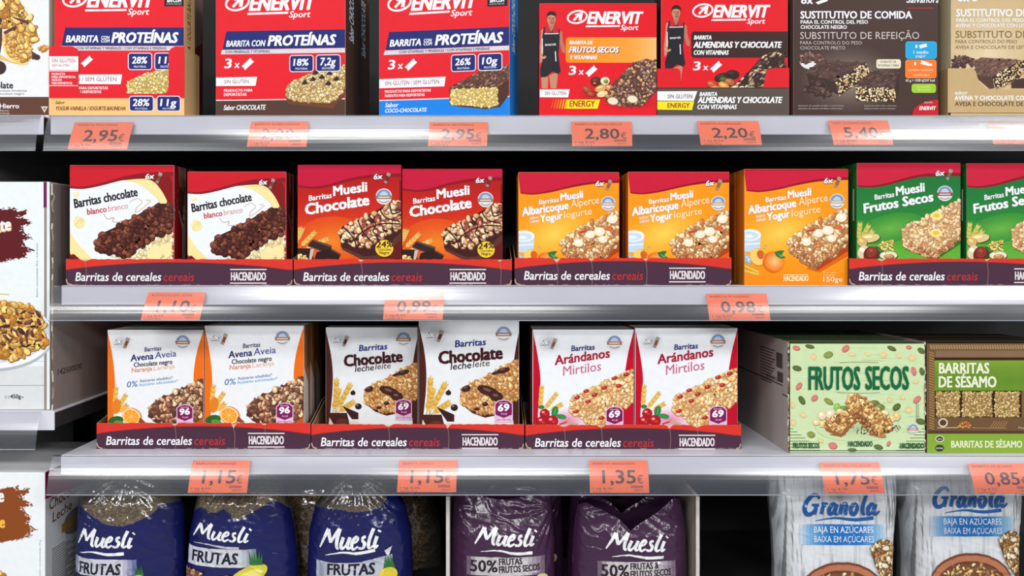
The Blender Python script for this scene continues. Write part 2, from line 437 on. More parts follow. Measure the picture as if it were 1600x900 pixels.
# ---------------- row 1 prints (protein cartons; crop units are fifths of a pixel)
def runner(a, X, Y, f=1.0, skin=(196, 140, 112)):
    t = lambda x, y: (X + x * f, Y + y * f)
    dk = (34, 32, 40)
    a.on('runner_picture')
    a.P([t(55, 600), t(108, 600), t(104, 690), t(58, 690)], skin); a.P([t(115, 590), t(185, 560), t(172, 690), t(128, 690)], skin)   # legs
    a.P([t(52, 238), t(80, 215), t(90, 300), t(66, 420), t(60, 480), t(40, 500), t(36, 420), t(46, 330)], skin)    # arm
    a.P([t(190, 230), t(218, 255), t(222, 320), t(244, 385), t(236, 420), t(215, 405), t(196, 330)], (186, 120, 96))   # other arm
    a.P([t(72, 215), t(112, 200), t(160, 200), t(200, 232), t(196, 330), t(188, 420), t(198, 500), t(206, 560), t(190, 580), t(140, 560), t(90, 602), t(46, 604), t(44, 540), t(64, 470), t(70, 380), t(60, 300)], dk)
    a.P([t(84, 210), t(112, 202), t(128, 250), t(82, 262)], (206, 30, 45)); a.P([t(160, 202), t(190, 225), t(186, 262), t(140, 250)], (206, 30, 45))
    a.L([t(78, 264), t(190, 262)], 7 * f, (235, 225, 228), sm=False); a.L([t(62, 300), t(60, 420)], 7 * f, (235, 225, 228), sm=False); a.L([t(164, 400), t(168, 480)], 8 * f, (235, 225, 228), sm=False)
    a.P([t(112, 180), t(152, 180), t(156, 206), t(132, 252), t(110, 206)], (178, 118, 92))    # neck
    a.E(*t(132, 150), 33 * f, 50 * f, skin); a.E(*t(140, 168), 18 * f, 24 * f, (172, 112, 88))
    a.P([t(94, 148), t(98, 108), t(118, 88), t(150, 88), t(170, 108), t(172, 145), t(162, 125), t(132, 116), t(106, 124)], (44, 30, 26))
    a.R(*t(108, 140), *t(128, 145), (70, 40, 34)); a.R(*t(138, 140), *t(158, 145), (70, 40, 34)); a.R(*t(122, 178), *t(146, 183), (130, 60, 55))
    a.T('enervit', *t(82, 358), 86 * f, 18 * f, (225, 225, 230), 2, 0.1, 0.02)
    a.L([t(42, 440), t(72, 452), t(88, 440)], 16 * f, (210, 156, 128))

def sin_gluten(a, x0, x1, y0, y1, txt, tx0, tx1):
    a.on('claims_print')
    a.P([(x0, y0 + 2), (x1, y0), (x1 - 12, y1), (x0, y1 - 2)], WHITE)
    a.T(txt, tx0, y1 - (y1 - y0) * .3, tx1 - tx0, (y1 - y0) * .42, (120, 20, 40), 0, 0.05, 0.0)

def protein(o):
    """o: dict of per-flavour values"""
    def art(a):
        L, R_ = (a.px[0] - a.o[0]) * 5, (a.px[2] - a.o[0]) * 5; T_ = (a.px[1] - a.o[1]) * 5; B = (a.px[3] - a.o[1]) * 5
        a.on('carton_body')
        a.R(L, T_, R_, B, (228, 24, 40))
        a.R(L, o['foot'], R_, B, o['footc']); a.R(L, o['foot'] - 6, R_, o['foot'] + 2, (240, 225, 225))
        bx = o['bx']; by = o['by']
        a.P([(bx + 28, by), (R_ - 3, by), (R_ - 3, by + 142), (bx, by + 142)], (26, 38, 112))
        a.P([(bx - 6, by + 145), (R_ - 3, by + 145), (R_ - 3, by + 180), (bx - 16, by + 180)], (214, 216, 222))
        logo(a, *o['logo'])
        a.on('title_lettering')
        if o.get('con'):
            a.T('BARRITA CON', bx + 28, by + 120, 305, 46, WHITE, 0, 0.18, 0.02)
        else:
            a.T('BARRITA', bx + 34, by + 115, 250, 52, WHITE, 0, 0.18, 0.025)
            a.T('CON', bx + 308, by + 90, 62, 24, WHITE, 0, 0.15, 0.02); a.T('COM', bx + 306, by + 117, 66, 24, WHITE, 0, 0.15, 0.02)
        a.T('PROTEÍNAS', bx + o['pt'], by + 118, o['pw'], 78, WHITE, 0, 0.2, 0.03)
        a.on('claims_print')
        a.T(o['vit'], o['vx'][0], by + 172, o['vx'][1], 20, (30, 34, 90), 0, 0, 0.012)
        if o.get('three'):
            x, y = o['three']
            a.T('3', x, y, 52, 72, WHITE, 0, 0.12, 0.02); a.T('x', x + 78, y, 40, 58, WHITE, 0, 0.1, 0.01); wrapper_icon(a, x + 186, y - 30, .95)
        elif o.get('icon'): wrapper_icon(a, *o['icon'], .9)
        sin_gluten(a, L, *o['sg'])
        a.T(o['c1'][0], *o['c1'][1:], WHITE, 0, 0.08, 0.018); a.T(o['c2'][0], *o['c2'][1:], WHITE, 0, 0.08, 0.018)
        a.on('flavour_lettering')
        for (tx, x, y, w, h, c) in o['flav']: a.T(tx, x, y, w, h, c, 0, 0.18, 0.018)
        a.on('bar_picture'); o['bar'](a)
        a.on('nutrition_badge')
        for (x0, y0, x1, y1, big, small) in o['badges']:
            a.badge(x0, y0, x1, y1, 24, (26, 38, 112), (225, 225, 240), 7)
            w = x1 - x0
            a.T(big, x0 + w * .17, y0 + (y1 - y0) * .62, w * .6, 52, WHITE, 0, 0.12, 0.022)
            a.T(small, x0 + w * .25, y0 + (y1 - y0) * .86, w * .5, 15, (225, 225, 235), 0, 0, 0.01)
        if o.get('blackbox'):
            x0, x1, y1 = o['blackbox']; a.on('claims_print')
            a.R(x0, -60, x1, y1, (22, 20, 22)); a.T('SIN-COM', x0 + 20, y1 - 30, 110, 26, WHITE, 0, 0, 0.03); a.T('ACEITE PALMA', x0 + 14, y1 - 10, 120, 12, (200, 200, 200))
            a.T('NO PALM', x0 + 20, y1 - 75, 110, 26, WHITE, 0, 0, 0.02)
    return art

def bar_vanilla(a):
    poly = [(645, 640), (720, 600), (830, 565), (900, 545), (1090, 500), (1090, 700), (900, 735), (645, 735)]
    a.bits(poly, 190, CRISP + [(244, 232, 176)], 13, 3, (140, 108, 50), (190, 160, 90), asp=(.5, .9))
def bar_choc18(a):
    a.P([(585, 770), (600, 815), (960, 855), (1000, 800), (1050, 760), (1055, 700), (800, 780)], (110, 62, 40))
    poly = [(580, 700), (600, 660), (720, 600), (810, 565), (940, 550), (1053, 515), (1053, 690), (1000, 760), (930, 810), (760, 800), (600, 775)]
    a.bits(poly, 230, [(216, 190, 130), (228, 206, 150), (196, 166, 104), (236, 218, 170)], 14, 4, (120, 84, 44), (170, 134, 84), asp=(.55, .95))
    for (x, y) in ((735, 645), (800, 620), (870, 605), (930, 575), (820, 570), (985, 620), (920, 655)):
        a.P([(x - 28, y + 14), (x, y - 22), (x + 26, y + 6), (x + 10, y + 18)], (52, 34, 40))
def bar_coco26(a):
    top = [(615, 690), (700, 640), (850, 570), (940, 560), (1078, 520), (1078, 740), (1000, 850), (1000, 690)]
    a.bits(top, 150, [(112, 72, 58), (140, 98, 82), (92, 56, 46), (160, 122, 108)], 15, 5, (60, 34, 30), (96, 60, 48), asp=(.35, .6), rot=-25)
    a.P([(1000, 690), (1078, 640), (1078, 760), (1010, 850), (990, 850)], (78, 46, 38))
    a.P([(612, 690), (1000, 690), (1000, 850), (900, 862), (640, 830), (612, 810)], (92, 56, 40))
    a.bits([(622, 700), (990, 700), (990, 838), (900, 846), (640, 820), (622, 800)], 130, CRISP, 13, 6, (168, 132, 66), (204, 174, 100), asp=(.55, .9))

def side_strip(txt, base, ink, x=None, ln=210, top=10):
    def fn(b):
        x0, y0, x1, y1 = b.cr
        b.R(x0, y0, x1, y1, base)
        # text running up the side: draw as rotated text
        b.on('side_lettering'); b.T(txt, x1 * .62, y1 - top, ln, x1 * .3, ink, 90, 0.0, 0.012)
    return fn

GR1 = 'protein bar cartons on the top shelf'
YR = 0.018
side_cols = lambda r, t=(200, 30, 40), l=None, e=(236, 226, 222): dict(f=r, r=r, l=l or r, t=t, o=(120, 110, 100), k=(150, 140, 130), e=e)

van = protein(dict(foot=765, footc=(244, 190, 120), bx=132, by=215, logo=(332, 55, 1.22), pt=392, pw=505, vit='CON VITAMINAS Y MINERALES / COM VITAMINAS E MINERAIS', vx=(250, 700),
    icon=(330, 480), sg=(605, 582, 658, 'SIN / SEM GLÚTEN', 215, 560), c1=('PRODUCTO PARA DEPORTISTAS', 120, 698, 372, 20), c2=('PRODUTO PARA DESPORTISTAS', 120, 728, 320, 20),
    flav=[('Sabor', 84, 815, 70, 22, (120, 60, 30)), ('YOGUR-VAINILLA', 84, 860, 300, 28, (90, 44, 30))], bar=bar_vanilla,
    badges=[(650, 412, 840, 548, '28%', 'PROTEÍNA'), (856, 412, 1050, 548, '11g', 'PROTEÍNA')], blackbox=(935, 1085, 48)))
p_van = carton('protein_bar_carton', (85, -50, 288, 178), YR, .042, van, side_cols((243, 200, 140), l=(243, 200, 140)),
    'red protein bar carton with cream side, behind the cut-out display tray at the left', 'carton', GR1, (70, 0), z=Z1 + .0006,
    side=('r', side_strip('Sabor YOGUR-VAINILLA / IOGURTE-BAUNILHA', (244, 202, 142), (120, 60, 24))))
chd = protein(dict(con=True, foot=780, footc=(82, 56, 46), bx=80, by=238, logo=(295, 78, 1.22), pt=362, pw=525, vit='CON MINERALES Y VITAMINAS', vx=(100, 355),
    three=(95, 526), sg=(355, 598, 668, 'SIN GLUTEN', 92, 288), c1=('PRODUCTO PARA', 90, 712, 228, 20), c2=('DEPORTISTAS', 90, 745, 180, 22),
    flav=[('Sabor CHOCOLATE', 88, 855, 330, 34, WHITE)], bar=bar_choc18,
    badges=[(612, 432, 805, 566, '18%', 'PROTEÍNA'), (822, 432, 1018, 566, '7,2g', 'PROTEÍNA')]))
p_cho = carton('protein_bar_carton', (335, -50, 541, 179), YR, .085, chd, side_cols((84, 58, 46)),
    'red protein bar carton with brown foot band and 18% badge', 'carton', GR1, (330, 0), z=Z1,
    side=('r', side_strip('Sabor CHOCOLATE', (88, 62, 48), WHITE, ln=95, top=128)))
coc = protein(dict(foot=772, footc=(20, 130, 226), bx=98, by=232, logo=(308, 70, 1.22), pt=402, pw=520, vit='CON VITAMINAS Y MINERALES / COM VITAMINAS E MINERAIS', vx=(210, 720),
    three=(118, 526), sg=(583, 600, 675, 'SIN GLUTEN / SEM GLÚTEN', 92, 530), c1=('PRODUCTO PARA DEPORTISTAS', 92, 712, 370, 20), c2=('PRODUTO PARA DESPORTISTAS', 92, 745, 320, 20),
    flav=[('Sabor', 94, 825, 105, 30, WHITE), ('COCO-CHOCOLATE', 92, 868, 335, 30, WHITE)], bar=bar_coco26,
    badges=[(625, 430, 822, 566, '26%', 'PROTEÍNA'), (838, 430, 1030, 566, '10g', 'PROTEÍNA')], blackbox=(912, 1068, 68)))
p_coc = carton('protein_bar_carton', (589, -50, 797, 179), YR, .1, coc, side_cols((28, 140, 230)),
    'red protein bar carton with blue foot band, blue side and 26% badge', 'carton', GR1, (580, 0), z=Z1,
    side=('r', side_strip('Sabor COCO-CHOCOLATE', (28, 140, 230), (235, 240, 245), ln=125, top=110)))
def follow(root, dy, label, group=None, keep=None, dx=0.0, dz=0.0):
    loc = root.location.copy(); loc.y += dy; loc.x += dx; loc.z += dz
    return dup(root, loc, root.scale[0], label, group, 0.0, keep)
p_cho.rotation_euler.z = math.radians(-3.5); p_coc.rotation_euler.z = math.radians(-9)
fb = follow(p_cho, .089, 'protein bar carton behind the 18% one, its dark brown side showing on the right', GR1, dx=.004); fb.rotation_euler.z = math.radians(-3.5)
def plainred(a):
    a.on('carton_body')
back_red = carton('protein_bar_carton', (112, -46, 286, 181), YR + .0445, .085, plainred, side_cols((128, 22, 30), e=(150, 90, 90)),
    'dark red carton behind the cream-sided one, seen from its side', 'carton', GR1, z=Z1 + .0006,
    side=('r', lambda b: (b.R(0, b.cr[3] - 22, b.cr[2], b.cr[3], (146, 96, 66)), b.P([(0, b.cr[1]), (b.cr[2], b.cr[1]), (b.cr[2], b.cr[1] + 90), (b.cr[2] * .35, b.cr[1] + 118), (0, b.cr[1] + 100)], (150, 120, 118)))))

# --- energy cartons with the runner
def almonds(a):
    a.on('bar_picture')
    a.glow(470, 735, 130, 40, (150, 30, 30), (222, 22, 38))
    a.glow(750, 800, 210, 50, (140, 20, 28), (222, 22, 38))
    for (x, y, rx, ry, c, r) in ((480, 635, 42, 35, (96, 40, 26), 0), (552, 632, 36, 30, (236, 222, 188), 0), (556, 632, 16, 14, (120, 150, 70), 0), (410, 700, 40, 24, (160, 74, 46), 30),
        (440, 735, 30, 18, (170, 70, 44), 10), (520, 690, 50, 26, (216, 168, 96), -20), (530, 735, 44, 24, (234, 208, 150), -15), (590, 690, 40, 24, (206, 150, 90), 30), (470, 650, 10, 8, (200, 130, 90), 0)):
        a.E(x + 3, y + 5, rx * 1.08, ry * 1.1, (90, 40, 24), r); a.E(x, y, rx, ry, c, r); a.E(x - rx * .2, y - ry * .3, rx * .5, ry * .3, tuple(min(255, v * 1.2 + 15) for v in c), r, 10)
    poly = [(560, 760), (600, 670), (690, 580), (780, 490), (860, 465), (950, 480), (950, 700), (870, 800), (790, 832), (640, 820), (575, 800)]
    a.bits(poly, 210, [(126, 92, 78), (150, 118, 104), (206, 160, 100), (104, 70, 62), (182, 150, 136), (120, 50, 44), (90, 60, 50)], 18, 9, (60, 34, 30), (88, 58, 46), asp=(.45, .8))
    for (x, y) in ((612, 790), (765, 775)): a.E(x, y, 46, 32, (150, 120, 80), 10); a.E(x, y, 40, 27, (236, 226, 200), 10)
def energy_tag(a, x0, y0, x1, y1, stripes=True):
    a.on('energy_badge')
    if stripes:
        for i in range(7): a.P([(x0 - 135 + i * 21, y1), (x0 - 122 + i * 21, y1), (x0 - 105 + i * 21, y0), (x0 - 118 + i * 21, y0)], ramp([(0, (226, 70, 30)), (1, (250, 200, 30))], i / 6))
    a.P([(x0, y0), (x1, y0), (x1 - 18, y1), (x0 - 14, y1)], (250, 226, 30))
    a.T('ENERGY', x0 + 14, y1 - 16, (x1 - x0) - 55, (y1 - y0) - 26, (170, 60, 30), 0, 0.05, 0.02)
def frutos(a):
    a.on('carton_body'); a.R(30, -10, 980, 900, (226, 22, 36))
    a.GH(262, 292, 960, 490, [(0, (248, 140, 22)), (.7, (250, 160, 60)), (1, (246, 190, 120))]); a.RR(245, 292, 300, 490, 24, (248, 140, 22))
    runner(a, 0, 0); logo(a, 415, 185, 1.0)
    a.on('title_lettering')
    a.T('BARRITA DE', 274, 345, 178, 26, WHITE, 0, 0.18, 0.03)
    a.T('FRUTOS SECOS', 278, 415, 380, 44, (120, 50, 30), 0, 0.2, 0.035); a.T('FRUTOS SECOS', 272, 411, 380, 44, WHITE, 0, 0.2, 0.03)
    a.T('Y VITAMINAS', 274, 462, 212, 28, WHITE, 0, 0.18, 0.03)
    a.on('claims_print'); a.T('3', 268, 583, 52, 66, WHITE, 0, 0.12, 0.02); a.T('x', 345, 583, 38, 50, WHITE, 0, 0.1, 0.01); wrapper_icon(a, 445, 556, .9)
    almonds(a); sin_gluten(a, 36, 275, 698, 762, 'SIN GLUTEN', 80, 245)
    energy_tag(a, 260, 778, 512, 850)
p_fru = carton('energy_bar_carton', (843, 5, 1026, 179), YR, .042, frutos, side_cols((170, 24, 34), e=(240, 120, 120)),
    'red carton with runner and orange nut bar panel', 'carton', 'energy bar cartons on the top shelf', (835, 0), z=Z1)
def almchoc(a):
    a.on('carton_body'); a.R(60, -50, 1060, 900, (226, 22, 36)); a.RR(300, 246, 1080, 452, 26, (60, 36, 34))
    runner(a, 52, -46, .98); logo(a, 472, 135, 1.02)
    a.on('title_lettering')
    a.T('BARRITA', 322, 308, 135, 30, WHITE, 0, 0.18, 0.03)
    a.T('ALMENDRAS Y CHOCOLATE', 318, 373, 680, 46, WHITE, 0, 0.2, 0.03); a.T('CON VITAMINAS', 318, 428, 270, 34, WHITE, 0, 0.18, 0.025)
    a.on('claims_print'); a.T('3', 315, 548, 52, 66, WHITE, 0, 0.12, 0.02); a.T('x', 392, 548, 38, 50, WHITE, 0, 0.1, 0.01); wrapper_icon(a, 494, 522, .9)
    a.on('bar_picture')
    for (x, y, rx, ry, c, r) in ((540, 600, 60, 30, (60, 36, 26), -15), (620, 580, 50, 34, (50, 34, 32), 0), (550, 620, 30, 20, (70, 96, 40), 0), (460, 660, 40, 26, (190, 90, 50), 20), (600, 640, 40, 26, (180, 100, 60), 20),
        (555, 670, 46, 26, (226, 160, 80), 30), (490, 690, 40, 20, (214, 130, 90), 0), (640, 690, 44, 22, (220, 200, 150), -20), (700, 650, 40, 26, (60, 40, 34), 0)):
        a.E(x + 3, y + 5, rx * 1.08, ry * 1.1, (50, 26, 20), r); a.E(x, y, rx, ry, c, r); a.E(x - rx * .2, y - ry * .3, rx * .5, ry * .3, tuple(min(255, v * 1.2 + 15) for v in c), r, 10)
    poly = [(660, 640), (740, 570), (820, 480), (880, 420), (960, 400), (1028, 410), (1028, 640), (860, 700), (680, 700)]
    a.bits(poly, 120, [(58, 40, 34), (210, 186, 160), (86, 60, 50), (180, 150, 120), (44, 30, 28)], 22, 10, (34, 22, 20), (54, 36, 32), asp=(.3, .5), rot=-25)
p_alm = carton('energy_bar_carton', (1033, -14, 1231, 178), YR, .042, almchoc, side_cols((60, 40, 40), e=(230, 150, 150)),
    'red carton with runner and dark brown almond chocolate panel, standing in a cut-out tray', 'carton', 'energy bar cartons on the top shelf', (1020, 0), z=Z1 + .0006)

# --- meal substitute cartons
def cut_bar(a, top, front, seed, tc, fc=((236, 210, 160), (210, 170, 110), (245, 230, 195))):
    a.bits(top, 60, [tc, tuple(v * .85 for v in tc), tuple(min(255, v * 1.2) for v in tc)], 24, seed, tuple(v * .6 for v in tc), tc, asp=(.25, .45), rot=-20, hi=False)
    a.P(front, (58, 36, 26)); a.bits(front, 75, list(fc), 11, seed + 1, (58, 36, 26), None, asp=(.4, .75))
def sustit(a):
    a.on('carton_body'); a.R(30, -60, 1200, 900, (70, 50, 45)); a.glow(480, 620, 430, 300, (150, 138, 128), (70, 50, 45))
    a.on('bar_picture')
    a.E(190, 480, 92, 62, (226, 228, 230), 0, 24, a0=0, a1=180); a.bits([(100, 478), (110, 440), (180, 408), (270, 440), (290, 478)], 24, [(120, 84, 74), (90, 60, 54), (150, 110, 98)], 24, 21, (60, 40, 36), (96, 66, 58))
    a.P([(150, 570), (380, 640), (400, 745), (330, 700), (170, 650)], (58, 40, 36))
    cut_bar(a, [(150, 565), (260, 470), (610, 490), (380, 640)], [(380, 640), (610, 490), (655, 580), (410, 748)], 22, (92, 66, 60))
    cut_bar(a, [(540, 675), (650, 560), (872, 570), (840, 680)], [(535, 680), (835, 690), (850, 790), (545, 785)], 25, (92, 66, 60))
    a.P([(840, 680), (872, 575), (870, 720), (850, 790)], (58, 40, 36))
    a.bits([(110, 710), (180, 640), (280, 630), (330, 700), (320, 750), (220, 730)], 22, [(84, 58, 50), (66, 44, 40), (110, 78, 70)], 28, 27, (40, 28, 26), None, asp=(.3, .5))
    a.on('title_lettering')
    a.T('SUSTITUTIVO DE COMIDA', 104, 145, 868, 56, WHITE, 0, 0, 0.022)
    a.T('PARA EL CONTROL DEL PESO', 104, 186, 525, 27, WHITE, 0, 0, 0.02); a.T('CHOCOLATE NEGRO', 104, 226, 360, 27, WHITE, 0, 0, 0.02)
    a.T('SUBSTITUTO DE REFEIÇÃO', 100, 305, 930, 54, (206, 196, 190), 0, 0, -0.004)
    a.T('PARA CONTROLO DO PESO', 100, 348, 482, 26, (200, 190, 184), 0, 0, 0.0); a.T('CHOCOLATE PRETO', 100, 388, 352, 26, (200, 190, 184), 0, 0, 0.0)
    a.T('8x', 108, 30, 90, 62, WHITE, 0, 0.05, 0.02); a.P([(220, 20), (300, -12), (318, 8), (240, 36)], WHITE)
    a.on('brand_lettering'); a.T('Salvahora', 930, 22, 255, 46, WHITE, 0, 0.2, 0.015); a.R(940, 62, 1140, 68, (180, 60, 60))
    a.on('claims_print')
    a.RR(694, 464, 886, 536, 18, (232, 224, 200)); a.T('FUENTE DE', 730, 492, 120, 16, (70, 60, 40), 0, 0, 0.01); a.T('VITAMINAS Y FIBRA', 706, 520, 166, 16, (70, 60, 40), 0, 0, 0.01)
    a.badge(922, 325, 1166, 460, 22, (30, 164, 222), (90, 190, 230), 4); a.badge(920, 466, 1164, 612, 22, (244, 122, 36), (240, 150, 90), 4); a.badge(970, 656, 1160, 726, 20, (160, 206, 40), (180, 216, 80), 4)
    a.T('1', 1000, 376, 14, 26, WHITE); wrapper_icon(a, 1060, 360, .6, -15); a.T('1 medio', 985, 420, 115, 22, WHITE, 0, 0, .01); a.T('yogur', 1000, 448, 80, 20, WHITE)
    a.T('1', 990, 512, 14, 26, WHITE); wrapper_icon(a, 1070, 494, .6, 15); wrapper_icon(a, 1110, 506, .4, 0); a.T('COMIDA / REFEIÇÃO', 945, 556, 190, 16, (250, 220, 190)); a.T('SUSTITUIDA', 980, 596, 130, 16, (250, 220, 190))
    a.T('62 g = 1038 kJ/247 kcal', 925, 638, 225, 18, WHITE, 0, 0, .01); a.T('SIN GLUTEN', 1010, 690, 105, 18, (220, 240, 160)); a.T('SEM GLÚTEN', 1018, 712, 95, 14, (220, 240, 160))
    a.on('brand_emblem'); a.E(1190, 890, 215, 110, (196, 24, 38), 0, 30)
    a.T('EQUIPO', 1070, 808, 65, 13, (240, 200, 200)); a.T('ENERVIT', 1030, 860, 125, 28, WHITE, 0, 0.15, .02)
    a.on('small_print')
    for i, (x, w) in enumerate(((85, 355), (600, 250))):
        a.T('Sustitutivo de comida con fibra y edulcorantes', x, 832, w, 11, (190, 180, 176)); a.T('Substituto de refeição com fibra e edulcorantes', x, 854, w * .97, 11, (190, 180, 176))
p_sus = carton('meal_bar_carton', (1240, -50, 1466, 176), YR, .055, sustit, side_cols((70, 48, 46), l=(110, 84, 80), e=(150, 130, 125)),
    'dark brown meal substitute carton with blue, orange and green stickers', 'carton', 'meal substitute cartons on the top shelf', (1230, 0), z=Z1)
def avena_meal(a):
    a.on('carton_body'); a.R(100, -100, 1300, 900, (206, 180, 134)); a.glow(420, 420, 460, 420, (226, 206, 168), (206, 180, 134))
    a.on('bar_picture')
    a.bits([(130, 520), (170, 440), (300, 445), (300, 490), (200, 525)], 22, [(92, 60, 58), (120, 84, 80), (72, 46, 46)], 30, 31, (50, 30, 30), None, asp=(.3, .5))
    a.P([(300, 470), (340, 620), (430, 695), (470, 690), (450, 590)], (84, 56, 48))
    cut_bar(a, [(300, 470), (400, 450), (680, 470), (620, 520), (450, 600), (340, 590)], [(450, 600), (620, 500), (700, 470), (760, 480), (640, 640), (480, 695)], 32, (124, 90, 78))
    a.P([(600, 650), (640, 620), (760, 600), (760, 690), (600, 690)], (70, 44, 36))
    a.on('title_lettering')
    a.T('SUSTITUTIVO DE COMIDA', 170, 128, 868, 56, WHITE, 0, 0, 0.022)
    a.T('PARA EL CONTROL DEL PESO', 170, 172, 525, 27, WHITE, 0, 0, 0.02); a.T('AVENA Y CHOCOLATE CON LECHE', 165, 213, 600, 27, WHITE, 0, 0, 0.02)
    a.T('SUBSTITUTO DE REFEIÇÃO', 165, 296, 930, 54, (126, 102, 64), 0, 0, 0)
    a.T('PARA CONTROLO DO PESO', 163, 338, 482, 26, (136, 112, 74)); a.T('AVEIA E CHOCOLATE DE LEITE', 163, 382, 570, 26, (136, 112, 74))
    a.T('8x', 180, 12, 90, 62, WHITE, 0, 0.05, 0.02); a.P([(290, 2), (340, -22), (348, -4), (310, 16)], WHITE)
p_ave = carton('meal_bar_carton', (1486, -50, 1700, 176), YR, .055, avena_meal, side_cols((190, 164, 120), l=(206, 190, 150)),
    'tan oat and milk chocolate meal carton at the right edge of the top shelf', 'carton', 'meal substitute cartons on the top shelf', (1460, 0), z=Z1 + .0006)

# ------------------------------------------------------------------ trays with a cut-out front (row 1)
def cut_tray(rect, Y, outline, art, crop, depth, sidec, label, basez, front='front_panel'):
    """outline in crop units (fifths): the front panel's silhouette"""
    x0, y0, x1, y1 = rect; k = kf(Y); y1 = py_at(basez, Y); xc = (x0 + x1) / 2
    loc = Wp(xc, y1, Y); root = empty('display_tray', loc, label, 'tray', 'display trays')
    mf = lambda u, v, h: ((u - xc) * k, -h, (y1 - v) * k)
    a = Art(mf, (x0, y0 - 1, x1, y1), crop, 5.0)
    pts = [a.t(p) for p in outline]; G = Geo(); th = .0008
    base = art(None)
    F = [mf(p[0], min(p[1], y1), 0) for p in pts]; Bk = [(p[0], th, p[2]) for p in F]
    ar = sum(pts[i - 1][0] * pts[i][1] - pts[i][0] * pts[i - 1][1] for i in range(len(pts)))
    G.face(F if ar < 0 else F[::-1], base); G.face(Bk if ar > 0 else Bk[::-1], (170, 140, 105))
    for i in range(len(F)): G.face([F[i - 1], F[i], Bk[i], Bk[i - 1]], (190, 160, 125))
    a.geo[front] = G; a.g = front; a.front = front
    art(a); a.build(root, M_print, front)
    w = (x1 - x0) * k / 2
    yl = (y1 - a.t(outline[0])[1]) * k
    for sg in (-1, 1):
        g = Geo(); xs = sorted((sg * w, sg * (w - th))); g.box(xs[0], xs[1], th, depth, 0, yl, dict(f=sidec, r=sidec, l=sidec, t=(180, 150, 115), o=sidec, k=sidec), b=.0001)
        g.build('side_panel', M_print, root)
    g = Geo(); g.box(-w + th, w - th, th, depth, 0, .0005, (180, 150, 115), b=.0001); g.build('base_panel', M_print, root)
    return root

def poly_clip_R(a, outline):
    pass

def tr_van(a):
    if a is None: return (224, 26, 42)
    a.on('front_panel'); a.R(35, 768, 1090, 900, (244, 194, 126)); a.R(35, 440, 262, 548, WHITE); a.R(35, 552, 262, 558, (240, 220, 220)); a.R(35, 666, 262, 672, (240, 220, 220))
    a.on('claims_print'); a.T('SIN GLUTEN', 56, 488, 182, 28, (190, 90, 100), 0, 0, .005); a.T('SEM GLÚTEN', 56, 520, 134, 18, (190, 90, 100), 0, .1, .005)
    for i, t in enumerate(('PRODUCTO', 'PARA DEPORTISTAS', 'PRODUTO', 'PARA DESPORTISTAS')): a.T(t, 54, 586 + i * 24, (105, 185, 78, 160)[i], 17, WHITE, 0, 0, .015)
    a.on('flavour_lettering'); a.T('Sabor', 82, 812, 72, 22, (110, 56, 30), 0, .2, .015); a.T('YOGUR-VAINILLA / IOGURTE-BAUNILHA', 82, 862, 548, 30, (96, 46, 30), 0, .2, .015)
    a.on('nutrition_badge')
    for (x0, x1, b) in ((658, 852, '28%'), (874, 1062, '11g')):
        a.badge(x0, 748, x1, 872, 24, (26, 38, 112), (225, 225, 240), 7); w = x1 - x0
        a.T(b, x0 + w * .15, 828, w * .65, 54, WHITE, 0, .12, .02); a.T('PROTEÍNA', x0 + w * .25, 856, w * .5, 14, (225, 225, 235))
U1 = [(35, 362), (215, 362), (250, 378), (262, 410), (262, 690), (280, 724), (310, 732), (925, 732), (955, 718), (967, 680), (967, 410), (985, 378), (1020, 362), (1092, 362), (1092, 900), (35, 900)]
cut_tray((77, 72, 288.4, 179), .0165, U1, tr_van, (70, 0), .06, (244, 202, 142), 'cream and red display tray with cut-out window, left end of the top shelf', Z1)
def tr_alm(a):
    if a is None: return (222, 26, 40)
    a.on('front_panel'); a.R(35, 686, 1066, 900, (88, 78, 70)); a.R(35, 684, 1066, 692, (60, 50, 46))
    a.P([(35, 714), (348, 712), (320, 788), (35, 786)], WHITE)
    a.on('claims_print'); a.T('SIN GLUTEN', 115, 768, 192, 30, (130, 60, 60), 0, .1, .01)
    a.on('energy_badge'); a.P([(35, 792), (324, 792), (306, 860), (35, 856)], (248, 226, 30)); a.T('ENERGY', 115, 842, 172, 36, (150, 60, 40), 0, .05, .02)
    a.on('title_lettering'); a.T('BARRITA', 366, 750, 135, 30, WHITE, 0, .18, .03); a.T('ALMENDRAS Y CHOCOLATE', 352, 804, 650, 46, WHITE, 0, .2, .03); a.T('CON VITAMINAS', 346, 852, 305, 34, WHITE, 0, .18, .025)
U2 = [(35, 536), (195, 534), (212, 545), (218, 575), (218, 665), (235, 690), (600, 698), (820, 690), (862, 680), (872, 640), (885, 560), (915, 534), (1066, 530), (1066, 884), (35, 880)]
cut_tray((1027, 105, 1233, 178), .0165, U2, tr_alm, (1020, 0), .06, (120, 30, 36), 'red and taupe display tray with a cut-out window, almond and chocolate lettering', Z1)
def tr_ave(a):
    if a is None: return (198, 170, 122)
    a.on('title_lettering'); a.T('sabor', 160, 738, 100, 26, WHITE, 0, 0, .01); a.T('AVENA Y CHOCOLATE CON LECHE', 158, 782, 720, 34, WHITE, 0, 0, .02); a.T('AVEIA E CHOCOLATE DE LEITE', 160, 828, 660, 34, (84, 58, 34), 0, 0, .012)
U3 = [(105, 534), (300, 534), (325, 560), (335, 600), (350, 640), (400, 690), (470, 700), (900, 700), (960, 680), (970, 600), (1000, 534), (1220, 534), (1220, 880), (105, 880)]
cut_tray((1481, 104, 1704, 178), .0165, U3, tr_ave, (1460, 0), .07, (170, 140, 96), 'tan display tray with a curved cut-out at the right edge of the top shelf', Z1)

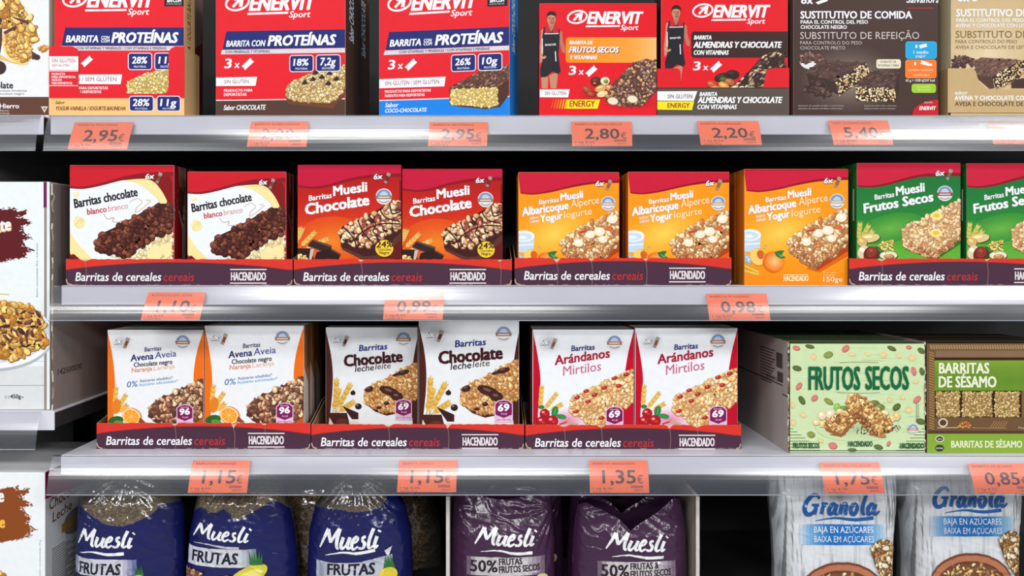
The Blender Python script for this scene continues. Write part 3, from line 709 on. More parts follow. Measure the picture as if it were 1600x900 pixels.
# ------------------------------------------------------------------ row 2 prints
WAVE = lambda x0, x1, yl, yr: [(x0, yl), (x0 + (x1 - x0) * .18, yl + 2), (x0 + (x1 - x0) * .38, yl - (yl - yr) * .32), (x0 + (x1 - x0) * .62, yr + (yl - yr) * .22), (x0 + (x1 - x0) * .8, yr), (x1, yr - 4)]
def blanco(a):
    L, R_, T_, B = 90, 912, 40, 990
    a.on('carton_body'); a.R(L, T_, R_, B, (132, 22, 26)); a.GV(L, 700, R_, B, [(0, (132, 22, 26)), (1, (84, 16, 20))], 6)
    a.P(smooth_line([(90, 200), (92, 690), (130, 735), (175, 775), (240, 830), (700, 830), (880, 780), (895, 500), (862, 345), (830, 270), (790, 210), (750, 170), (690, 148), (600, 150)], 4), (244, 228, 160))
    wl = [(92, 205), (92, 520), (130, 610), (190, 690), (270, 770), (330, 830), (640, 830), (800, 600), (796, 345), (745, 270), (664, 208), (600, 178), (530, 160)]
    a.P(smooth_line([(x + 4, y) for x, y in wl], 4), (190, 190, 172)); a.P(smooth_line(wl, 4), (236, 242, 248))
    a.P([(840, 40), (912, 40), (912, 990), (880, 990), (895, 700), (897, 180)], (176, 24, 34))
    header(a, [(L, 205), (200, 208), (330, 182), (480, 140), (620, 108), (760, 96), (912, 92)], L, R_, T_, (204, 28, 44), (140, 20, 34), 26)
    a.on('bar_picture')
    a.E(148, 270, 26, 22, (244, 230, 170)); a.E(142, 262, 12, 10, (250, 240, 200)); a.E(170, 490, 46, 44, (238, 218, 150), 20); a.P([(124, 500), (140, 440), (168, 438), (176, 470), (214, 490), (190, 536)], (246, 230, 168)); a.L([(140, 510), (170, 470), (190, 500)], 6, (226, 204, 140))
    a.bits([(560, 775), (640, 700), (800, 600), (895, 545), (895, 780)], 60, [(240, 226, 180), (226, 204, 150), (250, 242, 214)], 22, 44, (176, 146, 96), (226, 208, 160))
    a.bits([(340, 690), (420, 745), (560, 790), (640, 775), (560, 720)], 26, [(240, 226, 190), (220, 196, 150)], 18, 45, (176, 146, 110), None)
    for q in ([(690, 720), (760, 650), (850, 700), (800, 778), (700, 778)], [(800, 660), (895, 640), (900, 740), (850, 778)]):
        a.P(q, (214, 186, 116)); a.P([(x * .94 + 47, y * .94 + 42) for x, y in q], (246, 230, 168))
    a.bits([(295, 640), (330, 580), (450, 525), (560, 465), (700, 385), (820, 340), (894, 345), (894, 545), (760, 600), (640, 690), (520, 765), (420, 730), (310, 695)],
        175, [(112, 58, 44), (92, 44, 34), (134, 74, 56), (76, 36, 30)], 25, 41, (40, 18, 16), (64, 30, 26), asp=(.85, 1), grow=1.2, seg=9)
    a.on('title_lettering')
    a.T('Barritas chocolate', 136, 375, 500, 62, (34, 26, 30), 11, .05, .02); a.T('blanco', 234, 428, 152, 42, (196, 44, 52), 9, .05, .015); a.T('branco', 398, 402, 156, 42, (222, 140, 132), 9, .05, .0)
    a.on('swirl_line'); a.L([(360, 420), (390, 460), (440, 450), (430, 480), (480, 485), (540, 460)], 5, (206, 160, 140)); a.L([(560, 330), (620, 300), (660, 330), (620, 370), (610, 410), (660, 380), (700, 345), (730, 320), (690, 312)], 5, (226, 180, 160))
    sixx(a, 686, 150, 1.0, bar=(120, 70, 50))
SC = dict(f=(150, 22, 28), r=(150, 22, 30), l=(120, 20, 26), t=(190, 28, 44), o=(120, 100, 90), k=(150, 130, 110), e=(214, 180, 170))
G2 = 'cereal bar cartons in trays on the middle shelf'
Y2T = .006; Y2 = .0085; DEP = .042
def crushed(b):
    x0, y0, x1, y1 = b.cr
    b.P([(x1 * .35, y0), (x1, y0), (x1, y0 + 70), (x1 * .55, y0 + 60)], (150, 116, 96)); b.P([(x1 * .4, y0 + 70), (x1, y0 + 60), (x1, y1), (x1 * .7, y1), (x1 * .75, y0 + 100)], (206, 200, 198))
    b.P([(x1 * .5, y0 + 30), (x1 * .9, y0 + 40), (x1 * .75, y0 + 90), (x1 * .45, y0 + 70)], (90, 60, 50))
    b.bits([(0, y0 + 30), (x1, y0 + 30), (x1, y0 + 90), (0, y0 + 90)], 14, [(120, 80, 66), (170, 150, 140), (90, 40, 40)], 3.2, 7, (80, 30, 32), None)
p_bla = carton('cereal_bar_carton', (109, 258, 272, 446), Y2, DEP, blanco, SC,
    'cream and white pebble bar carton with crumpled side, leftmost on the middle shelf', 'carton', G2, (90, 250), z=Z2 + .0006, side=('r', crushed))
def mchoc(a):
    L, R_, T_, B = 50, 862, 38, 990
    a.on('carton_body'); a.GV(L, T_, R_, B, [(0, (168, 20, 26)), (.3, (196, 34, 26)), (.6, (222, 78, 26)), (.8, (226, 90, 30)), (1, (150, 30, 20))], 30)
    a.GH(620, 215, R_, B, [(0, (200, 50, 28)), (1, (118, 16, 24))], 1) if False else None
    a.glow(330, 640, 300, 200, (240, 130, 36), (222, 78, 26))
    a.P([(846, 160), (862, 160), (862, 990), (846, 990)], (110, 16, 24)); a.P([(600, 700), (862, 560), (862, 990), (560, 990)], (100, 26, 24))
    header(a, [(L, 196), (180, 208), (300, 190), (430, 150), (600, 118), (740, 108), (862, 104)], L, R_, T_, (196, 22, 60), (140, 14, 34))
    a.on('wheat_picture')
    for (x, y, an, l) in ((30, 690, 82, 170), (60, 690, 45, 190), (80, 700, 22, 240), (40, 640, 65, 120)): a.wheat(x, y, an, l, (236, 190, 96), 8)
    a.on('chocolate_picture')
    a.P([(50, 690), (150, 690), (180, 780), (50, 780)], (50, 30, 28)); a.P([(150, 700), (180, 690), (160, 775), (140, 778)], (200, 190, 185))
    a.P([(170, 620), (318, 670), (300, 740), (125, 670)], (58, 36, 34)); a.L([(170, 628), (312, 678)], 6, (120, 90, 84), sm=False); a.L([(128, 672), (296, 738)], 7, (130, 100, 90), sm=False)
    a.P([(200, 720), (310, 690), (390, 735), (370, 778), (180, 778)], (48, 28, 28)); a.L([(310, 700), (386, 740)], 6, (110, 80, 74), sm=False)
    a.bits([(30, 745), (100, 735), (130, 775), (40, 790)], 8, [(236, 196, 110), (246, 216, 150)], 22, 61, (150, 100, 40), None)
    a.on('bar_picture')
    bp = [(375, 570), (400, 520), (520, 460), (640, 410), (740, 350), (845, 305), (862, 560), (660, 745), (570, 752), (390, 675)]
    a.P(bp, (66, 30, 30)); a.P([(390, 675), (570, 752), (660, 745), (862, 560), (862, 620), (680, 780), (560, 780), (400, 700)], (92, 50, 44))
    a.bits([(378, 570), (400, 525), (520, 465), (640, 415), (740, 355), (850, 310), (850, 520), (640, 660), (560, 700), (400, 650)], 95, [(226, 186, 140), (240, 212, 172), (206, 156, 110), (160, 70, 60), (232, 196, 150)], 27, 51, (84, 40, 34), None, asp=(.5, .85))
    for q in ([(400, 520), (480, 600), (520, 700)], [(520, 465), (560, 560), (640, 650)], [(600, 430), (660, 500), (640, 560), (700, 600)], [(690, 380), (740, 450), (850, 480)], [(770, 345), (790, 420), (852, 400)], [(400, 620), (470, 640), (560, 560), (700, 500), (850, 500)]):
        a.L(q, 11, (62, 28, 30))
    a.on('title_lettering')
    a.T('Barritas', 140, 320, 178, 38, WHITE, 8, .12, .02); a.T('Muesli', 332, 280, 262, 66, WHITE, 8, .12, .03); a.T('Chocolate', 114, 428, 500, 74, WHITE, 9, .12, .035)
    seal(a, 724, 285, 64, (150, 124, 90)); sixx(a, 644, 152, 1.0, bar=(110, 40, 40))
    a.on('percent_badge'); a.E(728, 690, 70, 66, (240, 206, 60), 0, 28)
    a.T('24%', 666, 684, 128, 46, (60, 20, 26), 2, .12, .02); a.T('Chocolate', 676, 708, 106, 18, (60, 20, 26), 0, .1, .01); a.T('Negro', 690, 736, 76, 22, (60, 20, 26), 0, .1, .015)
SCc = dict(f=(150, 22, 28), r=(120, 20, 28), l=(130, 20, 26), t=(190, 24, 50), o=(120, 100, 90), k=(150, 130, 110), e=(196, 60, 70))
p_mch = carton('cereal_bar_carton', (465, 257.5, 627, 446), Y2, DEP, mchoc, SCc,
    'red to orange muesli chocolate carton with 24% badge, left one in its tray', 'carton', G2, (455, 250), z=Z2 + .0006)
def albar(a):
    L, R_, T_, B = 112, 928, 20, 930
    a.on('carton_body'); a.R(L, T_, R_, B, (246, 152, 24)); a.glow(400, 520, 420, 250, (252, 206, 84), (246, 152, 24), -20)
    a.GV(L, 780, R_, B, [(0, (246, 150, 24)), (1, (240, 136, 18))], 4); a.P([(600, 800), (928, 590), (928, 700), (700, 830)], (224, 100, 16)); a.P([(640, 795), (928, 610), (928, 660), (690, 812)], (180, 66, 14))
    header(a, [(132, 182), (240, 188), (380, 166), (520, 132), (660, 104), (800, 88), (928, 84)], L, R_, T_, (204, 26, 58), (150, 14, 38), 18)
    a.on('yogurt_picture')
    a.P([(100, 540), (244, 540), (236, 650), (190, 668), (100, 664)], (196, 216, 234)); a.E(160, 536, 86, 46, (236, 242, 248)); a.E(158, 540, 66, 32, (206, 222, 238)); a.E(150, 545, 34, 14, (236, 242, 248)); a.L([(112, 610), (236, 602)], 12, (230, 240, 248), sm=False)
    a.on('apricot_picture')
    a.bits([(112, 690), (170, 690), (170, 740), (112, 740)], 6, [(196, 214, 226), (170, 196, 214)], 24, 71, (120, 150, 170), None)
    a.wheat(250, 660, 50, 60, (226, 190, 80), 4, .7)
    a.E(222, 712, 62, 76, (224, 140, 40), -30); a.E(216, 706, 54, 68, (250, 206, 110), -30); a.E(240, 690, 26, 36, (216, 96, 40), -20)
    a.E(343, 748, 86, 84, (220, 104, 26)); a.glow(352, 742, 80, 78, (252, 206, 140), (238, 128, 40)); a.L([(300, 680), (270, 740), (290, 810)], 7, (226, 110, 40))
    a.P([(350, 668), (400, 655), (428, 658), (405, 690), (440, 712), (400, 722), (362, 700)], (44, 120, 60)); a.P([(370, 680), (420, 700), (400, 712)], (90, 170, 90))
    for i in range(5): a.L([(112, 752 + i * 20), (232, 822 + i * 8)], 12, (236, 200, 90) if i % 2 else (214, 160, 50), sm=False)
    a.on('bar_picture')
    bp = [(460, 590), (500, 530), (640, 450), (760, 400), (860, 345), (925, 338), (925, 600), (820, 690), (650, 785), (620, 780), (480, 670)]
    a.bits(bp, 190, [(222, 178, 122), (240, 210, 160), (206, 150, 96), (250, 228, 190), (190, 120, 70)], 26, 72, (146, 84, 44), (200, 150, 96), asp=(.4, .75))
    a.bits([(480, 670), (620, 780), (650, 785), (820, 690), (925, 600), (925, 560), (640, 720), (490, 620)], 60, [(196, 140, 90), (168, 106, 66), (222, 180, 130)], 22, 73, (110, 60, 34), None, asp=(.35, .6))
    for (x, y, r) in ((692, 522, 40), (768, 500, 44), (796, 562, 36), (600, 590, 38), (870, 400, 42)): a.E(x + 3, y + 5, r * 1.05, r * .85, (180, 130, 80)); a.E(x, y, r, r * .8, (248, 234, 204)); a.E(x - 8, y - 8, r * .5, r * .35, (255, 250, 236))
    a.L([(600, 505), (668, 495)], 18, (196, 70, 44), sm=False); a.E(850, 475, 30, 20, (214, 110, 56))
    a.on('title_lettering')
    a.T('Barritas', 282, 280, 160, 34, WHITE, 8, .12, .02); a.T('Muesli', 456, 250, 180, 52, WHITE, 8, .12, .03)
    a.T('Albaricoque', 148, 374, 374, 58, WHITE, 9, .12, .03); a.T('Alperce', 540, 306, 228, 54, (252, 224, 170), 9, .12, .01)
    a.T('sabor', 205, 402, 76, 22, WHITE, 8, .1, .01); a.T('sabor', 208, 432, 76, 22, WHITE, 8, .1, .01)
    a.T('Yogur', 292, 424, 178, 52, WHITE, 9, .12, .03); a.T('Iogurte', 484, 394, 226, 50, (252, 224, 170), 9, .12, .01)
    seal(a, 838, 272, 60, (190, 170, 150)); sixx(a, 736, 134, 1.0, bar=(150, 96, 60))
    a.on('brand_lettering'); hacendado(a, 420, 896, 192, 42, (252, 232, 180), False); a.L([(420, 846), (612, 846)], 5, (252, 232, 180), sm=False)
    a.T('Peso neto', 730, 836, 100, 14, (250, 214, 150)); a.T('Peso líquido', 730, 856, 90, 14, (250, 214, 150)); a.T('150ge', 730, 900, 150, 34, (252, 236, 200), 0, 0, .01)
SCo = dict(f=(206, 120, 30), r=(206, 110, 24), l=(214, 124, 36), t=(200, 26, 50), o=(160, 100, 50), k=(180, 120, 60), e=(240, 180, 90))
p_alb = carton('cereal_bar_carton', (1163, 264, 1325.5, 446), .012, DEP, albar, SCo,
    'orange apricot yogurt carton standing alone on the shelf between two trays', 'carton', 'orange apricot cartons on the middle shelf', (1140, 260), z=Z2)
def verde(a):
    L, R_, T_, B = 66, 880, 45, 1010
    a.on('carton_body'); a.GV(L, T_, R_, B, [(0, (24, 110, 56)), (.45, (40, 132, 56)), (.68, (88, 168, 56)), (.85, (110, 186, 60)), (1, (60, 140, 50))], 30)
    a.glow(330, 560, 280, 110, (106, 176, 70), (58, 144, 56), -12)
    header(a, [(72, 222), (180, 226), (300, 206), (420, 172), (560, 138), (700, 128), (880, 124)], L, R_, T_, (204, 30, 62), (140, 18, 36))
    a.on('wheat_picture')
    for (x, y, an, l) in ((80, 660, 84, 150), (90, 670, 62, 160), (110, 670, 48, 130)): a.wheat(x, y, an, l, (206, 196, 96), 7)
    a.on('nut_picture')
    for (x, y, rx, ry, c, r) in ((170, 635, 78, 34, (226, 200, 140), -8), (110, 665, 40, 36, (214, 176, 110), 30), (240, 740, 60, 40, (40, 110, 50), 10), (120, 745, 44, 56, (226, 206, 176), 25), (180, 760, 58, 62, (110, 40, 30), 40), (185, 745, 38, 44, (140, 56, 40), 40),
        (315, 770, 68, 32, (236, 226, 200), 0), (318, 776, 40, 18, (190, 150, 100), 0)):
        a.E(x + 3, y + 5, rx * 1.05, ry * 1.07, (60, 60, 30), r); a.E(x, y, rx, ry, c, r); a.E(x - rx * .2, y - ry * .3, rx * .5, ry * .3, tuple(min(255, v * 1.15 + 12) for v in c), r, 10)
    a.bits([(225, 690), (290, 655), (370, 650), (340, 700), (390, 730), (300, 740)], 20, [(236, 206, 110), (216, 176, 80), (246, 226, 150)], 18, 81, (130, 110, 40), None, asp=(.3, .5))
    a.on('bar_picture')
    a.P([(440, 720), (680, 812), (876, 680), (876, 640), (700, 780)], (60, 110, 30))
    bp = [(418, 580), (450, 545), (560, 500), (640, 445), (760, 390), (860, 340), (876, 345), (876, 640), (780, 700), (680, 790), (560, 750), (460, 715), (425, 660)]
    a.bits(bp, 200, [(232, 200, 150), (244, 220, 180), (214, 172, 118), (224, 186, 140)], 24, 82, (156, 96, 56), (206, 164, 112), asp=(.4, .75))
    a.bits([(440, 700), (680, 790), (876, 640), (876, 600), (660, 740), (460, 660)], 60, [(206, 156, 110), (176, 116, 76), (230, 190, 146)], 20, 83, (120, 66, 40), None, asp=(.35, .6))
    for (x, y) in ((690, 460), (685, 595)): a.E(x, y, 46, 34, (244, 226, 150)); a.E(x, y, 26, 16, (236, 196, 60))
    a.on('title_lettering')
    a.T('Barritas', 208, 336, 152, 36, WHITE, 9, .12, .02); a.T('Muesli', 376, 304, 222, 60, WHITE, 9, .12, .03)
    a.T('Frutos Secos', 126, 440, 545, 64, WHITE, 10, .12, .035)
    seal(a, 755, 286, 62, (150, 70, 60)); sixx(a, 682, 150, 1.0, bar=(96, 110, 70))
SCg = dict(f=(30, 90, 40), r=(24, 84, 44), l=(40, 104, 48), t=(200, 30, 56), o=(60, 90, 60), k=(60, 90, 60), e=(70, 130, 80))
p_ver = carton('cereal_bar_carton', (1338.5, 254.5, 1501, 446), Y2, DEP, verde, SCg,
    'green muesli carton with nuts, beside the lone orange carton', 'carton', G2, (1325, 245), z=Z2 + .0006,
    side=('l', lambda b: b.R(b.cr[2] * .72, b.cr[1] + 40, b.cr[2] * .8, b.cr[1] + 90, (200, 220, 200))))
c = place(p_bla, 293, 447, Y2 + .004, Z2 + .0006, 'cream and white pebble bar carton directly left of the red muesli chocolate cartons', G2)
c2 = place(p_mch, 628.5, 785, Y2, Z2 + .0006, 'red to orange muesli chocolate carton with 24% badge, right one in its tray', G2)
v2 = place(p_ver, 1510, 1672, Y2, Z2 + .0006, 'green muesli carton with nuts, cut off by the right edge of the picture', G2)
a1 = place(p_alb, 810, 967.5, Y2, Z2 + .0006, 'orange apricot yogurt carton at the left of its tray', 'orange apricot cartons on the middle shelf')
a2 = place(p_alb, 981.5, 1139.5, Y2, Z2 + .0006, 'orange apricot yogurt carton at the right of its tray', 'orange apricot cartons on the middle shelf')
for r, lab in ((p_bla, 'chocolate pebble bar carton behind the leftmost one, only its side edge showing'), (c, 'chocolate pebble bar carton behind the second one, only its dark side showing'),
               (c2, 'muesli chocolate carton behind the right red one, only its dark side showing'), (a1, 'apricot yogurt carton behind the left orange one in the tray'), (a2, 'apricot yogurt carton behind the right orange one in the tray'),
               (p_ver, 'green nut muesli carton behind the first green one, only its left side showing'), (v2, 'green nut muesli carton behind the one cut off at the right'),
               (p_alb, 'apricot yogurt carton behind the lone orange one, only its left side showing')):
    follow(r, DEP + .0012, lab, r.get('group'))

# ------------------------------------------------------------------ branded open trays for cereal bars
PUR = (76, 48, 66)
def bar_tray(x0, x1, yt, Y, basez, depth, label, seed, wear):
    k = kf(Y); y1 = py_at(basez, Y); xc = (x0 + x1) / 2; w = (x1 - x0) * k / 2; th = .0012
    root = empty('display_tray', Vector(((xc - CX) * k, Y, basez)), label, 'tray', 'purple and red cereal bar trays')
    mf = lambda u, v, h: ((u - xc) * k, -h, (y1 - v) * k)
    W_ = x1 - x0; rnd = random.Random(seed)
    a = Art(mf, (x0, yt - 5, x1, y1), (x0, yt), 1.0)
    # front panel with a torn, perforated top edge
    top = []; n = 70
    for i in range(n + 1):
        x = W_ * i / n; y = rnd.uniform(-.5, .6)
        for (wx, ww, wd) in wear:
            if abs(x - wx) < ww: y += wd * (1 - abs(x - wx) / ww)
        top.append((x, y))
    H_ = y1 - yt
    G = Geo(); a.geo['front_panel'] = G; a.g = 'front_panel'
    for i in range(n):
        q = [top[i], top[i + 1], (top[i + 1][0], H_), (top[i][0], H_)]
        F = [mf(x0 + p[0], yt + p[1], 0) for p in q]; B_ = [(p[0], th, p[2]) for p in F]
        G.face(F[::-1], (216, 56, 46)); G.face(B_, (176, 140, 104)); G.face([F[0], F[1], B_[1], B_[0]], (206, 170, 132))
    bot = lambda x: 17 - 12 * math.sin(math.pi * min(max(x / W_ * 1.02, 0), 1)) ** .8
    pts = [(W_ * i / 40, bot(W_ * i / 40)) for i in range(41)]
    for i in range(40): a.P([pts[i], pts[i + 1], (pts[i + 1][0], H_), (pts[i][0], H_)], PUR, 0.0)
    a.nxt()
    for i in range(40): a.L([pts[i], pts[i + 1]], 1.0, (150, 44, 44), sm=False, f=0)
    a.nxt()
    for i in range(0, 26):     # worn spots: pale fibres along the creases
        x = rnd.uniform(0, W_); a.L([(x, H_ - rnd.uniform(.3, 1.6)), (x + rnd.uniform(2, 10), H_ - rnd.uniform(.2, 1.4))], rnd.uniform(.4, 1.0), (150, 128, 132), sm=False, f=.05)
    for (wx, ww, wd) in wear:
        a.P([(wx - ww * .8, 1), (wx, wd + 1.2), (wx + ww * .8, 1), (wx, wd * .3)], (214, 188, 150)); a.L([(wx, wd), (wx + 2, H_ * .5), (wx + 1, H_)], .7, (150, 120, 116))
    a.L([(0, H_ - 10), (3, H_ - 3), (9, H_ - 1)], 1.8, (186, 166, 140)); a.L([(W_ - 1, H_ - 8), (W_ - 3, H_ - 2), (W_ - 8, H_ - 1)], 1.5, (186, 166, 140))
    a.on('title_lettering')
    f = 1.0
    a.T('Barritas de cereales', 15, 34, 133, 12, WHITE, 0, .14, .011); a.T('cereais', 152, 34.2, 48, 12.2, (196, 52, 50), 0, .12, 0)
    a.on('brand_lettering'); hacendado(a, W_ - 96, 33, 54, 12.5, (226, 220, 224))
    a.build(root, M_print, 'front_panel')
    hf = (y1 - yt) * k
    for sg in (-1, 1):
        g = Geo(); xa, xb = sg * (w - .0002), sg * (w - th)
        P0 = [(xa, th, 0), (xa, depth, 0), (xa, depth, hf * 1.5), (xa, .09, hf * 1.5), (xa, .02, hf * 1.08), (xa, th, hf)]
        P1 = [(xb,) + p[1:] for p in P0]
        co, ci = (70, 44, 58), (160, 124, 92)
        fo, fi = (P0, P1[::-1]) if sg > 0 else (P0[::-1], P1)
        g.face(fo, co); g.face(fi, ci)
        for i in range(len(P0)): g.face([P0[i - 1], P0[i], P1[i], P1[i - 1]], (190, 150, 112))
        g.build('side_panel', M_matte, root)
    g = Geo(); g.box(-w + th, w - th, th, depth, 0, .0005, (170, 136, 100), b=.0001); g.build('base_panel', M_matte, root)
    return root
Y3T = .036; Y3 = .0385; TD = .30
bar_tray(103, 457, 405, Y2T, Z2, TD, 'purple and red tray under the chocolate pebble bar cartons', 1, [(30, 8, 2)])
bar_tray(459, 800, 405, Y2T, Z2, TD, 'purple and red tray under the muesli chocolate cartons', 2, [(105, 6, 3), (322, 5, 3)])
bar_tray(804, 1143, 403, Y2T, Z2, TD, 'purple and red tray under the orange apricot cartons', 3, [(66, 7, 6), (120, 6, 4), (205, 5, 4)])
bar_tray(1327, 1682, 404, Y2T, Z2, TD, 'purple and red tray under the green muesli cartons, cut off at the right', 4, [(50, 9, 3), (215, 5, 3)])
bar_tray(151, 485, 661, Y3T, Z3, TD, 'purple and red tray under the orange-sided oat cartons', 5, [(122, 6, 3), (214, 4, 8), (262, 6, 2)])
bar_tray(486.5, 819, 663, Y3T, Z3, TD, 'purple and red tray under the brown-sided chocolate milk cartons', 6, [(120, 8, 3), (213, 4, 6)])
bar_tray(821, 1158, 664, Y3T, Z3, TD, 'purple and red tray under the red-sided cranberry cartons', 7, [(60, 10, 2), (118, 8, 3), (225, 5, 5), (268, 10, 3)])

# ------------------------------------------------------------------ row 3 prints
def panel_sides(a, L, R_, T_, B, side, white, lc, rc):
    a.R(L, T_, R_, B, side); l = smooth_line(lc, 6); r = smooth_line(rc, 6)
    a.P(l + r[::-1], white)
def avena(a):
    L, R_, T_, B = 38, 790, 55, 1000
    a.on('carton_body')
    panel_sides(a, L, R_, T_, B, (236, 112, 26), (236, 239, 243), [(38, 55), (62, 160), (85, 300), (98, 450), (98, 620), (80, 800), (70, 1000)], [(790, 55), (772, 110), (745, 200), (722, 310), (712, 440), (720, 700), (730, 1000)])
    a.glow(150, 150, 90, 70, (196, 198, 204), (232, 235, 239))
    a.on('fruit_picture')
    for (x, y, an, l) in ((90, 690, 84, 200), (110, 680, 58, 150), (120, 700, 40, 100)): a.wheat(x, y, an, l, (238, 190, 90), 8)
    a.E(110, 650, 34, 60, (226, 130, 40), 10); a.E(105, 760, 60, 34, (50, 100, 44), -10); a.E(130, 780, 40, 20, (90, 150, 60), 10)
    a.E(232, 730, 80, 68, (222, 130, 34), 25); a.E(228, 728, 72, 60, (248, 226, 176), 25); a.E(226, 728, 62, 52, (244, 160, 48), 25)
    for i in range(8):
        t = math.radians(i * 45 + 10); a.L([(226, 728), (226 + 58 * math.cos(t), 728 + 50 * math.sin(t))], 3, (252, 206, 130), sm=False, f=.3)
    a.P([(295, 735), (345, 780), (310, 785), (280, 770)], (150, 70, 40))
    a.on('bar_picture')
    bp = [(362, 660), (395, 625), (470, 590), (560, 540), (640, 500), (700, 470), (778, 432), (786, 700), (700, 800), (480, 806), (400, 770), (365, 720)]
    a.P([(690, 760), (786, 640), (786, 850), (650, 850)], (200, 84, 40))
    a.bits(bp, 150, [(190, 140, 104), (120, 76, 60), (214, 170, 130), (84, 50, 44), (230, 196, 156), (150, 96, 72)], 25, 91, (56, 30, 26), (110, 70, 54), asp=(.4, .8))
    a.on('title_lettering')
    a.T('Barritas', 330, 222, 130, 30, (44, 40, 96), 5, .15, .012); a.T('Avena', 222, 298, 178, 46, (36, 40, 100), 6, .12, .018); a.T('Aveia', 412, 276, 166, 46, (74, 84, 150), 6, .12, .005)
    a.T('Chocolate negro', 246, 343, 302, 32, (36, 26, 30), 5, .1, .014); a.T('Naranja', 230, 386, 160, 32, (228, 140, 96), 6, .12, .008); a.T('Laranja', 402, 368, 166, 32, (240, 186, 160), 6, .12, 0)
    a.T('0%', 190, 502, 84, 46, (40, 110, 180), 5, .2, .0); a.T('Azúcares añadidos*', 290, 462, 262, 20, (60, 110, 170), 6, .12, .004); a.T('Açúcares adicionados*', 286, 492, 306, 20, (90, 170, 220), 6, .12, .004)
    seal(a, 628, 145, 58, (170, 110, 76)); sixx(a, 82, 164, 1.0, bar=(140, 76, 40))
    kcal(a, 580, 632, '96', 1.0)
GR3 = 'cereal bar cartons in trays on the lower shelf'
SCa = dict(f=(220, 110, 40), r=(170, 110, 70), l=(230, 112, 30), t=(190, 190, 192), o=(120, 100, 90), k=(180, 180, 180), e=(240, 236, 232))
def aside(b):
    x0, y0, x1, y1 = b.cr
    b.P([(x1 * .3, y0), (x1, y0), (x1, y0 + 60), (x1 * .5, y0 + 70)], (120, 84, 50)); b.P([(0, y0 + 60), (x1 * .6, y0 + 90), (x1 * .8, y1), (0, y1)], (214, 212, 210))
p_av = carton('cereal_bar_carton', (168, 515.5, 318, 700), Y3, DEP, avena, SCa, 'white oat and orange carton with orange sides, left one in its tray', 'carton', GR3, (160, 505), z=Z3 + .0006, side=('r', aside))
def leche(a):
    L, R_, T_, B = 40, 765, 33, 1000
    a.on('carton_body')
    panel_sides(a, L, R_, T_, B, (76, 34, 30), (232, 236, 240), [(40, 33), (60, 120), (85, 240), (100, 380), (98, 520), (85, 660), (68, 800), (60, 1000)], [(765, 33), (765, 90), (745, 190), (725, 320), (715, 460), (720, 700), (735, 1000)])
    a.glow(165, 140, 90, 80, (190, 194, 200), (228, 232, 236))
    a.on('wheat_picture')
    for (x, y, an, l) in ((120, 720, 88, 300), (120, 700, 62, 270), (130, 700, 32, 170), (100, 700, 75, 200)): a.wheat(x, y, an, l, (226, 180, 84), 9, 1.2)
    a.on('chocolate_picture')
    a.P([(75, 700), (210, 700), (235, 800), (75, 800)], (70, 36, 32)); a.P([(175, 645), (300, 700), (300, 750), (250, 750)], (60, 32, 30)); a.P([(75, 735), (110, 800), (75, 800)], (220, 210, 205)); a.E(170, 770, 46, 26, (96, 52, 44))
    a.E(258, 545, 20, 18, (52, 30, 30)); a.E(300, 650, 26, 24, (52, 30, 30)); a.E(292, 640, 8, 6, (150, 130, 130)); a.P([(240, 540), (262, 518), (272, 545)], (52, 30, 30))
    a.E(265, 775, 40, 14, (226, 214, 200))
    a.on('bar_picture')
    bp = [(340, 580), (355, 520), (420, 485), (520, 440), (600, 395), (680, 350), (760, 318), (762, 600), (640, 640), (600, 700), (520, 712), (430, 680), (345, 630)]
    a.P([(345, 620), (430, 690), (520, 722), (600, 705), (600, 660), (480, 640), (345, 580)], (74, 36, 30)); a.P([(640, 600), (762, 560), (762, 700), (700, 760), (640, 660)], (70, 34, 30))
    a.bits([(p[0], p[1] - 12) for p in bp], 190, [(222, 172, 110), (206, 148, 88), (236, 196, 140), (186, 126, 74)], 22, 101, (130, 80, 44), (190, 138, 86), asp=(.4, .75))
    for (x, y, rx, ry, r) in ((385, 515, 34, 22, -20), (540, 530, 80, 34, 18), (600, 570, 50, 36, 10), (520, 625, 22, 16, 0), (650, 385, 50, 20, -15), (600, 400, 34, 12, -20), (460, 660, 20, 12, 0)): a.E(x, y, rx, ry, (66, 38, 34), r); a.E(x - 6, y - 8, rx * .4, ry * .3, (120, 84, 78), r, 8)
    a.on('title_lettering')
    a.T('Barritas', 306, 218, 218, 42, (40, 42, 130), 4, .15, .02); a.T('Chocolate', 192, 338, 452, 78, (64, 24, 28), 5, .06, .035)
    a.T('leche', 274, 380, 146, 44, (50, 26, 30), 5, .2, .008); a.T('leite', 432, 362, 120, 42, (80, 60, 60), 5, .2, -.006)
    seal(a, 652, 122, 58, (160, 116, 80)); sixx(a, 92, 150, 1.0, bar=(90, 50, 40))
    kcal(a, 588, 592, '69', 1.0)
SCl = dict(f=(80, 36, 32), r=(74, 40, 36), l=(226, 226, 228), t=(160, 160, 162), o=(120, 100, 90), k=(180, 180, 180), e=(236, 236, 238))
p_le = carton('cereal_bar_carton', (509, 511.5, 652.5, 700), .068, DEP, leche, SCl, 'white chocolate milk carton pushed back in shadow, left one in its tray', 'carton', GR3, (500, 505), z=Z3 + .0006)
